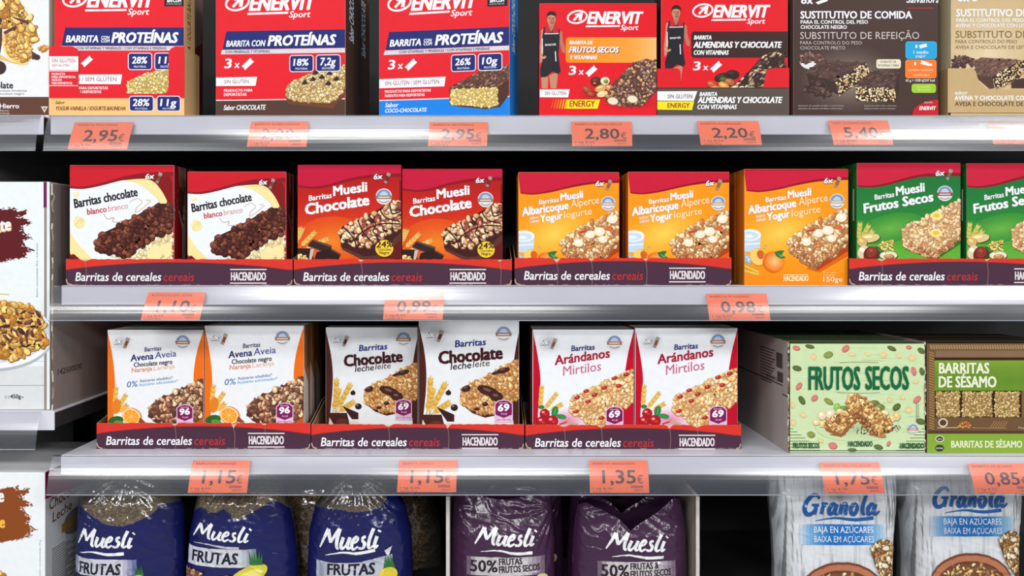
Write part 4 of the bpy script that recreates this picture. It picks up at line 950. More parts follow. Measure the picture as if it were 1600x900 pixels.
def arand(a):
    L, R_, T_, B = 55, 855, 50, 1000
    a.on('carton_body')
    panel_sides(a, L, R_, T_, B, (196, 14, 44), (238, 242, 247), [(62, 50), (80, 140), (105, 280), (122, 420), (118, 560), (104, 700), (96, 1000)], [(852, 50), (840, 100), (812, 210), (792, 320), (782, 430), (790, 700), (800, 1000)])
    a.P([(55, 50), (66, 50), (62, 1000), (55, 1000)], (226, 216, 222)); a.glow(190, 150, 90, 80, (186, 188, 196), (234, 238, 243)); a.glow(330, 760, 200, 110, (226, 130, 170), (238, 240, 245))
    a.on('wheat_picture')
    for (x, y, an, l) in ((120, 680, 86, 200), (140, 690, 52, 190), (190, 690, 30, 120)): a.wheat(x, y, an, l, (238, 194, 96), 8)
    a.on('berry_picture')
    a.E(130, 655, 24, 16, (60, 130, 60)); a.E(235, 690, 26, 42, (50, 130, 70), 15); a.E(285, 730, 40, 20, (60, 140, 80), 10); a.L([(232, 715), (240, 665)], 4, (130, 190, 130), sm=False)
    for (x, y, r) in ((155, 708, 38), (135, 770, 42), (215, 765, 44)): a.E(x, y, r * 1.05, r * 1.05, (110, 14, 26)); a.E(x, y, r, r, (178, 26, 36)); a.E(x - r * .3, y - r * .35, r * .32, r * .24, (240, 150, 150)); a.E(x + r * .2, y + r * .1, r * .3, r * .2, (206, 60, 60))
    a.L([(270, 790), (330, 775), (380, 790)], 12, (190, 60, 80)); a.P([(320, 780), (345, 765), (420, 785), (400, 800)], (196, 170, 130))
    a.on('bar_picture')
    a.P([(370, 700), (560, 820), (640, 820), (640, 700)], (214, 60, 120)); a.P([(760, 660), (848, 610), (848, 810), (700, 810)], (190, 16, 46))
    bp = [(350, 620), (370, 575), (460, 540), (600, 470), (720, 410), (840, 365), (848, 620), (760, 660), (640, 800), (560, 812), (470, 770), (360, 690)]
    a.bits(bp, 210, [(232, 196, 140), (244, 216, 170), (216, 170, 110), (236, 190, 130)], 23, 111, (166, 100, 54), (214, 160, 104), asp=(.45, .8))
    for (x, y) in ((480, 530), (495, 612), (620, 505), (700, 430), (400, 690), (545, 560), (735, 490), (410, 580), (790, 400), (600, 740)): a.E(x, y, 24, 15, (176, 40, 40), -15); a.E(x - 5, y - 4, 9, 5, (220, 110, 90))
    a.on('title_lettering')
    a.T('Barritas', 364, 218, 180, 38, (40, 54, 120), 4, .15, .02); a.T('Arándanos', 236, 326, 430, 64, (170, 22, 54), 8, .15, .022); a.T('Mirtilos', 300, 410, 298, 66, (206, 96, 136), 8, .14, .004)
    seal(a, 700, 150, 60, (176, 116, 90)); sixx(a, 118, 170, 1.0, bar=(140, 84, 60))
    kcal(a, 632, 648, '69', 1.06, (130, 24, 90))
SCr = dict(f=(180, 20, 44), r=(160, 18, 40), l=(150, 20, 40), t=(186, 184, 186), o=(120, 100, 90), k=(180, 180, 180), e=(244, 240, 242))
p_ar = carton('cereal_bar_carton', (832, 515, 990.5, 700), Y3, DEP, arand, SCr, 'white cranberry carton with red sides, left one in its tray', 'carton', GR3, (820, 505), z=Z3 + .0006)
b2 = place(p_av, 319.5, 475, Y3, Z3 + .0006, 'white oat and orange carton with orange sides, right one in its tray', GR3)
l2 = place(p_le, 654, 811, Y3, Z3 + .0006, 'white chocolate milk carton, brightly lit, right one in its tray', GR3)
r2 = place(p_ar, 992, 1152.5, Y3, Z3 + .0006, 'white cranberry carton with red sides, right one in its tray', GR3)
for r, lab, dx, dz in ((p_av, 'carton behind the left oat and orange one, only its dim top edge showing', .006, .004), (b2, 'carton behind the right oat and orange one, only its side and top edge showing', .006, .004),
    (p_ar, 'carton behind the left cranberry one, only its dim top edge showing', 0, .003), (r2, 'carton behind the right cranberry one, only its dim top edge showing', 0, .003),
    (l2, 'carton behind the right chocolate milk one, only its dim top edge showing', .003, .002)):
    f1 = follow(r, DEP + .001, lab, GR3, None, 0, 0)
    follow(r, 2 * DEP + .002, lab.replace('carton behind', 'third-row carton behind'), GR3, None, 0, 0)

# ------------------------------------------------------------------ nut bar display box and sesame bars
def nuts(a):
    L, R_, T_, B = 60, 1140, 35, 900
    a.on('carton_body'); a.R(L, T_, R_, B, (206, 226, 178)); rnd = random.Random(5)
    for i in range(70):
        y = rnd.uniform(45, 860); x = rnd.uniform(60, 1000); a.L([(x, y), (x + rnd.uniform(60, 260), y + rnd.uniform(-3, 3))], rnd.uniform(2, 5), rnd.choice([(184, 210, 158), (226, 238, 206), (170, 198, 146)]), sm=False, f=.15)
    for (x0, x1) in ((60, 310), (900, 1140)):
        for i in range(8):
            y = 700 + i * 24; e = 40 + i * 30; xa, xb = (x0, min(x1, x0 + e)) if x0 < 100 else (max(x0, x1 - e), x1); a.L([(xa, y), (xb, y)], 5, (60, 104, 60), sm=False, f=.2)
    a.R(L, T_, L + 8, B, (44, 70, 40)); a.R(R_ - 10, T_, R_, B, (44, 70, 40))
    a.R(60, 868, 1140, 874, (40, 60, 40))
    a.on('carton_body')
    seeds = [(120, 68, 30, 18, 'p', 10), (225, 55, 36, 14, 'g', 10), (505, 72, 34, 22, 'p', -40), (370, 120, 38, 24, 'l', -20), (255, 135, 22, 28, 'o', 0), (865, 70, 36, 16, 'g', 20), (998, 62, 22, 14, 'p', 0), (1095, 88, 30, 20, 'g', 30),
        (800, 120, 28, 26, 'o', 0), (675, 115, 26, 14, 'o', 30), (555, 118, 34, 12, 'o', 0), (920, 130, 26, 14, 'o', 30), (1025, 145, 30, 24, 'o', 0), (125, 225, 36, 20, 'g', 10), (140, 365, 34, 18, 'p', -55), (1036, 248, 34, 20, 'p', 80), (1100, 250, 30, 18, 'g', 80),
        (163, 475, 36, 22, 'g', 60), (262, 458, 30, 20, 'p', -40), (372, 484, 40, 20, 'l', 30), (903, 528, 36, 22, 'g', -40), (1062, 470, 36, 20, 'p', -45), (850, 470, 18, 24, 'o', 0), (950, 455, 20, 14, 'o', 30), (1000, 550, 28, 26, 'o', 0), (175, 590, 28, 18, 'o', 10),
        (95, 650, 22, 26, 'o', 0), (405, 830, 34, 26, 'p', 10), (760, 840, 36, 18, 'g', 10), (555, 862, 34, 12, 'g', 0), (840, 815, 22, 12, 'p', -60), (90, 510, 16, 26, 'o', 0), (1055, 330, 24, 12, 'o', -20), (1090, 640, 36, 22, 'g', 10), (235, 742, 30, 24, 'l', 10), (310, 790, 22, 14, 'o', 30)]
    cc = dict(p=(212, 128, 120), g=(96, 112, 60), l=(140, 154, 76), o=(230, 206, 150))
    for (x, y, rx, ry, c, r) in seeds:
        k = cc[c]; a.E(x + 3, y + 5, rx, ry, tuple(v * .72 for v in k) if c != 'o' else (200, 196, 140), r, 14); a.E(x, y, rx, ry, k, r, 14); a.L([(x - rx * .6, y), (x + rx * .5, y)], 3, tuple(min(255, v * 1.2) for v in k), sm=False)
    a.on('bar_picture')
    a.glow(600, 690, 330, 110, (176, 200, 150), (204, 224, 176))
    for (x, y, rx, ry, c) in ((440, 530, 26, 32, (140, 190, 90)), (490, 540, 30, 20, (110, 140, 70)), (320, 595, 32, 34, (236, 214, 180)), (385, 585, 34, 34, (240, 216, 190)), (460, 565, 30, 24, (230, 200, 150)), (322, 660, 34, 26, (234, 206, 140)), (275, 650, 26, 20, (236, 214, 160)),
        (730, 500, 40, 24, (110, 116, 60)), (770, 530, 40, 26, (124, 130, 70)), (810, 575, 30, 22, (240, 220, 170)), (860, 620, 34, 26, (236, 206, 146)), (905, 600, 26, 34, (230, 196, 140)), (740, 545, 30, 14, (226, 226, 190))):
        a.E(x + 4, y + 6, rx, ry, (150, 150, 100)); a.E(x, y, rx, ry, c); a.E(x - rx * .2, y - ry * .3, rx * .5, ry * .4, tuple(min(255, v * 1.12 + 8) for v in c), 0, 9)
    a.bits([(340, 650), (400, 600), (520, 550), (590, 590), (585, 640), (470, 760), (350, 710)], 80, [(222, 176, 110), (238, 204, 146), (196, 140, 84), (150, 96, 56)], 22, 121, (110, 70, 40), (180, 128, 76), asp=(.4, .7))
    a.P([(350, 715), (470, 765), (590, 645), (585, 620), (465, 735), (345, 690)], (150, 100, 56))
    a.bits([(510, 480), (545, 430), (600, 422), (660, 470), (865, 640), (860, 700), (760, 772), (690, 720), (540, 560)], 130, [(226, 182, 112), (240, 210, 150), (204, 150, 90), (166, 110, 62)], 23, 122, (110, 70, 38), (190, 140, 84), asp=(.4, .7))
    a.bits([(560, 570), (690, 720), (760, 772), (745, 730), (640, 600), (580, 560)], 26, [(140, 90, 54), (170, 120, 76)], 16, 123, (80, 48, 30), None)
    a.bits([(560, 680), (720, 690), (700, 740), (600, 740)], 12, [(90, 84, 60), (220, 220, 190)], 12, 124, (90, 90, 60), None, asp=(.3, .4)); a.bits([(870, 680), (930, 670), (920, 710), (860, 720)], 6, [(90, 84, 60), (220, 220, 190)], 14, 125, (90, 90, 60), None, asp=(.3, .4))
    a.on('title_lettering')
    x = 218
    a.T('FRUTOS', 218, 392, 396, 176, (22, 104, 62), 0, 0, .016); a.T('SECOS', 662, 390, 332, 176, (22, 104, 62), 0, 0, .016)
    for i in range(34):
        a.E(462 + i * 8.8, 182 - 5 * math.sin(i / 33 * math.pi), 3, 3, (70, 110, 70), 0, 6, f=.1); a.E(440 + i * 10, 415 + 5 * math.sin(i / 33 * math.pi), 3, 3, (70, 110, 70), 0, 6, f=.1)
    a.on('foot_lettering'); a.T('FRUTOS SECOS', 94, 850, 205, 42, (40, 92, 44), 0, 0, .02); a.T('HACENDADO', 930, 852, 182, 42, (40, 92, 44), 0, 0, .02); hacendado(a, 524, 836, 188, 40, (30, 90, 60), False)
    seal(a, 1030, 700, 42, (190, 120, 110))
    a.R(1056, 500, 1060, 640, (110, 130, 100)); a.R(1070, 500, 1073, 640, (110, 130, 100))
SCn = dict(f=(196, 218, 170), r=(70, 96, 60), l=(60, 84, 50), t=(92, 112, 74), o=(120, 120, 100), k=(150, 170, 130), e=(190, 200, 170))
YN = .012; ND = .036
p_nut = carton('nut_bar_carton', (1234.5, 537, 1445, 708), YN + .002, ND, nuts, SCn, 'pale green nut bar carton scattered with printed seeds', 'carton', 'green nut bar cartons', (1220, 530), z=Z3 + .0006)
for i in range(5):
    follow(p_nut, (ND + .0008) * (i + 1), 'green nut bar carton number %s behind the front one, only its top showing' % ['two', 'three', 'four', 'five', 'six'][i], 'green nut bar cartons', keep=['carton_body'])

def ship_box(name, x_front, Yf, z0, ytop, depth, wpx, label, printfn, side, col=(176, 168, 164)):
    """open shipping case: two tall side panels and a base, its cut edge ragged"""
    k = kf(Yf); y1 = py_at(z0, Yf); H = (y1 - ytop) * k; th = .002; w = wpx * k
    root = empty(name, Vector(((x_front - CX) * k, Yf, z0)), label, 'shipping case')
    rnd = random.Random(int(x_front))
    for j, xo in enumerate((0, (w - th) if side == 'l' else -(w - th))):
        g = Geo(); n = 40
        xa = xo if side == 'l' else xo - th
        P = []
        for i in range(n + 1):
            z = H * i / n; e = rnd.uniform(0, .0035)
            P.append((z, e))
        for i in range(n):
            (za, ea), (zb, eb) = P[i], P[i + 1]
            for xx, fl in ((xa, False), (xa + th, True)):
                q = [(xx, depth, za), (xx, ea, za), (xx, eb, zb), (xx, depth, zb)]
                g.face(q[::-1] if fl else q, col)
            g.face([(xa, ea, za), (xa + th, ea, za), (xa + th, eb, zb), (xa, eb, zb)], rnd.choice([(120, 104, 84), (90, 78, 62), (206, 198, 186), (160, 140, 116)]))
        g.face([(xa, 0, H), (xa + th, 0, H), (xa + th, depth, H), (xa, depth, H)], (150, 130, 106))
        g.face([(xa, depth, 0), (xa + th, depth, 0), (xa + th, depth, H), (xa, depth, H)], col)
        o = g.build('side_panel', M_matte, root)
        if j == 0:
            so = xa + (th if side == 'r' else 0)
            if side == 'l': ms = lambda u, v, h: (so - h, depth - u * k, (y1 - v) * k)
            else: ms = lambda u, v, h: (so + h, u * k, (y1 - v) * k)
            a = Art(ms, (0, ytop, depth / k, y1), (0, 0), 1.0); a.dep = depth / k; a.g = 'case_print'; printfn(a, ytop, y1); a.build(root, M_matte)
    g = Geo(); xs = sorted((0, w if side == 'l' else -w)); g.box(xs[0] + th, xs[1] - th, .003, depth, 0, .0005, (150, 130, 106), b=.0001); g.build('base_panel', M_matte, root)
    return root
def case_r(a, yt, y1):
    dk = (84, 78, 78); d = a.dep
    for i in range(4): a.R(d - 52, yt + 22 + i * 0, d - 24, yt + 46, dk) if i == 0 else None
    a.R(d - 48, yt + 52, d - 22, yt + 68, dk)
    for i in range(12): a.R(d - 130, yt + 20 + i * 5, d - 58 - (i % 3) * 8, yt + 22 + i * 5, dk)
    a.L([(0, yt + 72), (d - 24, yt + 72), (d - 24, yt + 86), (d, yt + 86)], 2.2, (70, 64, 62), sm=False)
    for i in range(3): a.R(d - 100, yt + 76 + i * 3.5 - 12, d - 30, yt + 77.2 + i * 3.5 - 12, dk)
ship_box('shipping_case', 1231.5, YN, Z3, 534, .26, 216, 'open pale grey case around the green nut bar cartons, printed on its side', case_r, 'l')

def sesame(a):
    L, R_, T_, B = 30, 1200, 35, 900
    a.on('carton_body'); a.R(L, T_, R_, B, (112, 84, 58)); a.R(L, 738, R_, 900, (136, 170, 62))
    a.R(110, 90, R_, 145, (134, 106, 80)); a.R(100, 142, R_, 165, (60, 36, 28))
    for i in range(120):
        x = 60 + i * 10; a.L([(x, 44), (x + 12, 78)], 6, (186, 158, 112) if i % 2 else (142, 114, 76), sm=False, f=.1)
    for i in range(60): y = 90 + i * 10.2; a.L([(58, y), (98, y + 14)], 6, (176, 140, 84) if i % 2 else (130, 96, 58), sm=False, f=.1)
    a.R(50, 715, R_, 738, (86, 60, 46))
    a.on('title_lettering'); a.GV(100, 165, R_, 402, [(0, (126, 160, 58)), (.3, (112, 148, 50)), (.7, (100, 140, 46)), (1, (110, 148, 50))], 10)
    a.T('BARRITAS', 138, 266, 388, 80, (236, 238, 214), 0, 0, .02); a.T('DE SÉSAMO', 136, 375, 446, 84, (236, 238, 214), 0, 0, .02)
    a.T('BARRITAS DE SÉSAMO', 232, 846, 552, 52, (226, 234, 196), 0, 0, .02)
    a.on('bar_picture'); a.R(105, 402, 780, 610, (50, 32, 24))
    for (x0, x1, sd) in ((115, 295, 1), (318, 548, 2), (572, 760, 3)):
        a.bits([(x0, 412), (x1, 412), (x1, 604), (x0, 604)], 150, [(186, 156, 96), (206, 178, 118), (160, 126, 72), (220, 196, 140)], 12, 130 + sd, (96, 66, 36), (150, 118, 68), asp=(.5, .8))
    a.R(780, 402, R_, 610, (128, 96, 64))
    a.on('small_print')
    a.E(166, 652, 38, 36, (214, 200, 176)); a.E(166, 652, 26, 24, (90, 60, 44)); a.L([(120, 692), (280, 690)], 7, (200, 180, 150), sm=False)
    a.bits([(280, 690), (300, 660), (350, 640), (390, 670), (400, 692)], 16, [(206, 150, 80), (180, 110, 60)], 14, 141, (90, 56, 36), None)
    for i in range(6): a.L([(530 + i * 20, 695), (570 + i * 20, 640)], 4, (190, 150, 96), sm=False, f=.2)
    a.L([(400, 692), (660, 695)], 5, (170, 140, 100), sm=False); a.T('Peso neto', 756, 700, 130, 16, (206, 190, 160))
    a.E(140, 778, 34, 26, (230, 236, 206)); a.E(140, 778, 28, 20, (60, 70, 40)); a.T('SIN', 124, 786, 32, 12, WHITE); a.E(140, 850, 34, 26, (50, 60, 36)); a.T('NATURAL', 112, 858, 56, 14, WHITE)
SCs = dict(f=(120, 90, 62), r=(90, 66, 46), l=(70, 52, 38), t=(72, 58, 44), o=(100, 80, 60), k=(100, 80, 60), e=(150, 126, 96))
p_ses = carton('sesame_bar_carton', (1448.5, 537, 1664, 708), YN, ND, sesame, SCs, 'brown and green sesame bar carton with rope border, at the right edge', 'carton', 'sesame bar cartons', (1440, 530), z=Z3)
for i in range(3): follow(p_ses, (ND + .0008) * (i + 1), 'brown sesame bar carton number %s behind the front one, only its dark top showing' % ['two', 'three', 'four'][i], 'sesame bar cartons', keep=['carton_body'])

# ------------------------------------------------------------------ cereal boxes of the bay on the left
def flakes(a, poly, n, size, seed, base=(196, 140, 62)):
    a.bits(poly, n, [(226, 176, 90), (238, 200, 122), (206, 150, 66), (190, 126, 52), (232, 188, 110)], size, seed, (128, 80, 34), base, asp=(.4, .85))
def cerA(a):
    a.on('carton_body'); a.R(-1300, -1200, 390, 900, (236, 238, 241)); a.R(-1300, 757, 390, 900, (96, 62, 50))
    a.on('flake_picture'); a.glow(90, 120, 200, 190, (244, 222, 160), (236, 238, 241))
    a.P([(-200, -40), (0, 20), (18, 130), (18, 330), (0, 430), (-200, 440)], (84, 56, 48))
    flakes(a, [(20, -60), (130, 0), (200, 90), (235, 160), (295, 310), (270, 345), (150, 270), (30, 200), (10, 60)], 60, 36, 201, (232, 190, 110))
    a.P([(30, 250), (130, 240), (250, 350), (255, 440), (215, 505), (150, 510), (60, 450), (15, 330)], (236, 196, 110))
    flakes(a, [(40, 270), (130, 260), (235, 370), (235, 440), (190, 480), (80, 430), (30, 330)], 55, 26, 202, (216, 160, 80))
    a.L([(20, 330), (60, 440), (150, 500), (220, 490)], 14, (246, 222, 150))
    a.P([(-200, 430), (10, 430), (90, 480), (210, 505), (120, 500), (20, 470), (-200, 480)], (226, 190, 120))
    for q in ([(100, 130), (225, 165), (225, 195), (110, 145)], [(25, 250), (110, 205), (140, 215), (40, 270)], [(250, 400), (300, 430), (290, 465), (250, 465)]): a.P(q, (92, 56, 54))
    a.E(290, 448, 26, 22, (70, 44, 46)); flakes(a, [(290, 375), (340, 350), (385, 370), (340, 400)], 8, 18, 203)
    a.E(-10, 530, 60, 55, (60, 44, 40))
    a.on('title_lettering'); a.T('Chocolate', -180, 690, 282, 46, (40, 36, 40), 0, 0, .02)
    a.T('con chocolate fundente', -110, 716, 320, 14, (120, 116, 120)); a.T('y chocolate negro', -60, 740, 250, 14, (120, 116, 120))
    a.T('Fibra/Hierro', -130, 846, 280, 32, WHITE, 0, 0, .02); a.T('Fibra/Ferro', -70, 872, 140, 14, (220, 210, 205)); a.T('vitaminas', -50, 892, 125, 14, (220, 210, 205))
    a.P([(320, 832), (376, 832), (348, 882)], (226, 214, 204)); a.P([(334, 842), (362, 842), (348, 866)], (150, 120, 100))
SCw = dict(f=(236, 238, 241), r=(210, 210, 212), l=(210, 210, 212), t=(226, 228, 232), o=(150, 140, 130), k=(200, 200, 200), e=(240, 240, 242))
carton('cereal_box', (-252, -215, 76.5, 178), .02, .07, cerA, SCw, 'white cereal box with large chocolate cornflakes, left end of the top shelf', 'cereal box', 'white cereal boxes of the left bay', (0, 0), z=Z1)
def splash(a, pts, col, seed):
    a.P([(x * 5, y * 5) for x, y in pts], col); rnd = random.Random(seed)
    for i in range(len(pts) - 2):
        (xa, ya), (xb, yb) = pts[i], pts[i + 1]
        if xa < -10: continue
        for _ in range(3):
            t = rnd.random(); x = xa + (xb - xa) * t; y = ya + (yb - ya) * t
            a.E(x * 5 + rnd.uniform(-8, 14), y * 5 + rnd.uniform(-8, 8), rnd.uniform(4, 12), rnd.uniform(2, 5), col, rnd.uniform(-30, 30), 7, f=.2)
            a.E(x * 5 - rnd.uniform(10, 30), y * 5 + rnd.uniform(-8, 8), rnd.uniform(4, 12), rnd.uniform(1.5, 4), (236, 240, 243), rnd.uniform(-30, 30), 7, f=.2)
def cerB(a):
    a.on('carton_body'); a.R(-1300, 1200, 700, 3300, (234, 241, 244)); a.P([(340, 1420), (366, 1420), (366, 1620), (340, 1625)], (110, 30, 80)); a.P([(345, 1625), (366, 1620), (366, 3300), (345, 3300)], (150, 140, 132))
    a.on('title_splash')
    splash(a, [(-120, 330), (0, 326), (8, 328), (22, 323), (27, 331), (40, 328), (42, 334), (30, 340), (45, 343), (48, 350), (36, 352), (37, 362), (48, 372), (36, 377), (41, 386), (54, 391), (42, 395), (38, 403), (26, 404), (12, 407), (0, 411), (-120, 418)], (96, 30, 36), 1)
    a.on('title_lettering'); a.T('Chocolate', -330, 1875, 425, 90, (226, 150, 60), 10, .15, .03); a.T('Chocolate', -335, 1870, 425, 90, WHITE, 10, .15, .028)
    a.on('flake_picture')
    for i in range(5): a.R(-1300, 2820 + i * 90, 345, 2824 + i * 90, (196, 198, 198))
    a.R(-1300, 2860, 345, 3300, (218, 222, 224)); a.L([(-1300, 3020), (345, 3010)], 5, (150, 150, 150), sm=False)
    a.E(-60, 2622, 482, 282, (176, 184, 190), 0, 48); a.E(-60, 2612, 474, 268, (238, 243, 247), 0, 48); a.E(-60, 2600, 458, 236, (206, 216, 226), 0, 48)
    fl = [(-300, 2350), (0, 2350), (150, 2370), (250, 2390), (335, 2470), (348, 2560), (346, 2700), (200, 2780), (60, 2800), (-100, 2800), (-300, 2780)]
    flakes(a, fl, 190, 38, 211, (180, 126, 56))
    a.bits([(0, 2420), (330, 2440), (340, 2680), (100, 2760), (0, 2700)], 22, [(96, 56, 56), (74, 40, 44), (120, 76, 70)], 30, 212, (50, 28, 28), None, asp=(.25, .5))
    a.L([(-10, 2295), (70, 2300)], 8, (226, 196, 100), sm=False)
    a.on('small_print'); a.T('Ración recomendada 30 g - ilustración', 296, 2320, 420, 12, (140, 145, 148), 90)
    a.T('Peso neto', 38, 3098, 42, 8, (90, 90, 90)); a.T('Peso líq.', 38, 3112, 42, 8, (90, 90, 90)); a.T('450g', 82, 3112, 82, 28, (50, 50, 54), 0, 0, .02); a.T('e', 168, 3108, 18, 16, (50, 50, 54))
carton('cereal_box', (-252, 284, 77.5, 641), .006, .075, cerB, SCw, 'white cereal box with maroon splash and a printed bowl of flakes, 450g', 'cereal box', 'white cereal boxes of the left bay', (0, 0), z=ZLB + .0006)
def case_b(a, yt, y1):
    a.T('142500030', 16, y1 - 53, 76, 9, (70, 66, 66), 0, .1, .02)
    for x in (14, 30): a.L([(x, yt), (x, y1)], .7, (128, 122, 120), sm=False)
    a.L([(0, yt + 14), (6, yt + 20), (0, yt + 28)], 3, (226, 222, 216), sm=False)
ship_box('shipping_case', 82, .003, ZLB, 287, .3, 336, 'tall grey shipping case whose long plain side faces right, ink number near its foot', case_b, 'r', (146, 139, 136))
def cerC(a):
    a.on('carton_body'); a.R(-1300, 3600, 700, 5300, (236, 242, 246))
    a.on('title_splash')
    splash(a, [(-120, 768), (0, 766), (10, 762), (27, 760), (30, 766), (43, 763), (46, 770), (34, 775), (36, 780), (50, 787), (50, 790), (36, 792), (40, 800), (48, 810), (44, 818), (57, 828), (48, 831), (46, 838), (30, 843), (15, 845), (0, 848), (-120, 852)], (140, 74, 36), 2)
    a.on('title_lettering'); a.T('Chocolate', -360, 3985, 395, 90, WHITE, 10, .15, .028); a.T('Leche', -170, 4155, 210, 80, (244, 186, 70), 10, .15, .03)
    a.on('small_print'); a.T('Ración recomendada 30 g', 318, 4520, 300, 12, (150, 150, 150), 90)
    a.on('flake_picture'); flakes(a, [(-200, 4460), (0, 4470), (60, 4500), (-200, 4520)], 14, 26, 221)
def sideC(b):
    x0, y0, x1, y1 = b.cr
    b.on('side_lettering'); b.P([(0, y0), (x1, y0), (x1, y0 + 60), (0, y0 + 42)], (140, 24, 76))
    b.T('Chocolate', 12, y0 + 64, 100, 16, (110, 60, 40), 4, .15, .01); b.T('Leche', 22, y0 + 86, 60, 14, (110, 60, 40), 4, .15, .01)
    b.E(90, y0 + 104, 36, 20, (120, 116, 116), 0); b.R(50, y0 + 98, 128, y0 + 112, (150, 116, 70))
    for i in range(16): b.R(20, y0 + 128 + i * 4, 60 + (i * 17) % 46, y0 + 129.4 + i * 4, (90, 90, 92))
carton('cereal_box', (-252, 738, 70.5, 985), .004, .19, cerC, dict(SCw, t=(232, 234, 238), r=(196, 198, 200)), 'white cereal box with orange-brown splash and magenta side flash, below the left bay shelf', 'cereal box', 'white cereal boxes of the left bay', (0, 0), z=Z4,
       side=('r', sideC))

# ------------------------------------------------------------------ bags on the bottom shelf
def interp(pr, t):
    if t <= pr[0][0]: return pr[0][1]
    for i in range(len(pr) - 1):
        a, b = pr[i], pr[i + 1]
        if t <= b[0]:
            f = (t - a[0]) / (b[0] - a[0]); f = f * f * (3 - 2 * f) if False else f; return a[1] + (b[1] - a[1]) * f
    return pr[-1][1]

class Bag:
    def __init__(s, xc, Yf, wprof, tprof, ybot, p=2.4, amp=.0016, seed=1, fan=None, shift=None, basez=Z4):
        s.xc, s.Yf, s.wp, s.tp, s.p, s.amp, s.seed, s.fan = xc, Yf, wprof, tprof, p, amp, seed, fan
        s.k = kf(Yf); s.y1 = py_at(basez, Yf); s.tmax = max(t for _, t in tprof); s.sh = shift
        s.loc = Vector(((xc - CX) * s.k, Yf + s.tmax, basez))
    def w(s, v): return interp(s.wp, v) * s.k
    def t(s, v): return interp(s.tp, v)
    def wr(s, x, v):
        z = (s.y1 - v) * s.k; sd = s.seed * 7.3
        n = noise.noise(Vector((x * 22 + sd, z * 16, sd))); m = noise.noise(Vector((x * 55 + z * 30, z * 40 - x * 20 + sd, 3.1)))
        r = (1 - abs(n) * 2.2) * 1.0 + (1 - abs(m) * 2.0) * .45
        q = noise.noise(Vector((x * 120 - z * 40 + sd, z * 70 + x * 50, sd))); q2 = noise.noise(Vector((x * 40 + z * 60, z * 30 - x * 30 + sd, 8.8)))
        e = s.amp * r + s.amp * (.12 * max(0, 1 - abs(q) * 3) + .7 * max(0, 1 - abs(q2) * 5))
        if s.fan:
            fx, fv, nb, am, reach = s.fan
            dx, dv = x / s.k + s.xc - fx, v - fv; d = math.hypot(dx, dv); an = math.atan2(dv, dx)
            e += am * max(0, 1 - d / reach) * (abs(math.sin(an * nb + math.sin(an * 5 + sd) * 1.5)) - .5)
        return e
    def front(s, x, v, scale=1.0):
        w = s.w(v) * scale; q = min(1.0, abs(x) / max(w, 1e-5)); f = max(0, 1 - q ** s.p) ** .5
        return -s.t(v) * scale * f - s.wr(x, v) * min(1, f * 2.0)
    def pt(s, u, v, h=0.0):
        x = (u - s.xc) * s.k; return (x, s.front(x, v) - h, (s.y1 - v) * s.k)
    def grid(s, vtop, vbot, colf, nx=64, nz=70, back=None, scale=1.0, off=0.0, geo=None, rnd=None):
        """vtop/vbot: functions of the photo column"""
        g = geo or Geo(); P = []
        for i in range(nz + 1):
            r = []
            for j in range(nx + 1):
                sj = math.sin(math.pi / 2 * (2 * j / nx - 1))
                v = None
                u0 = s.xc + sj * interp(s.wp, 850)
                va, vb = vtop(u0), vbot(u0); v = vb + (va - vb) * i / nz
                x = sj * s.w(v) * scale
                y = s.front(x, v, scale) + off
                if rnd: y -= rnd.uniform(0, .0022) * (1 - abs(sj)) ** .3
                r.append((x, y, (s.y1 - v) * s.k))
            P.append(r)
        g.quadgrid(P, lambda i, j: colf(P[i][j], i, j))
        if back is not None:
            Q = []
            for i in range(0, nz + 1, 2):
                r = []
                for j in range(nx, -1, -4):
                    x, y, z = P[i][j]; r.append((x, min(-y * .9, s.tmax), z))
                Q.append(r)
            g.quadgrid(Q, lambda i, j: back)
        return g

MU = [[(0, 0, .5), (.16, .55, 1), (.30, 1.0, 1.3)], [(.30, 1.0, 1.3), (.42, .6, 1.3), (.52, .30, 1)], [(.52, .30, .8), (.7, .75, 1), (.88, 1.06, 1.3)], [(.88, 1.06, 1.3), (.82, .5, 1.3), (.86, .1, 1.1), (.98, .02, .7)],
      [(1.12, .62, 1.2), (1.06, .2, 1.2), (1.14, .02, 1), (1.3, .2, .7), (1.42, .6, .8)], [(1.44, .62, 1.2), (1.38, .2, 1.2), (1.45, .02, .9), (1.58, .12, .6)],
      [(1.58, .28, .6), (1.78, .38, .7), (1.84, .56, .9), (1.74, .64, 1), (1.6, .4, 1.2), (1.6, .12, 1.1), (1.72, .0, .9), (1.9, .14, .6)],
      [(2.2, .62, .9), (2.08, .58, 1), (2.08, .42, 1), (2.2, .26, 1.1), (2.16, .06, 1), (2.0, .02, .8), (1.96, .12, .9)], [(2.52, 1.05, 1.2), (2.4, .5, 1.2), (2.4, .1, 1.1), (2.5, .02, .8), (2.6, .12, .6)],
      [(2.74, .62, 1.2), (2.68, .2, 1.2), (2.73, .02, 1), (2.86, .14, .6)], [(2.80, .84, 1.2), (2.84, .92, 1.3)]]
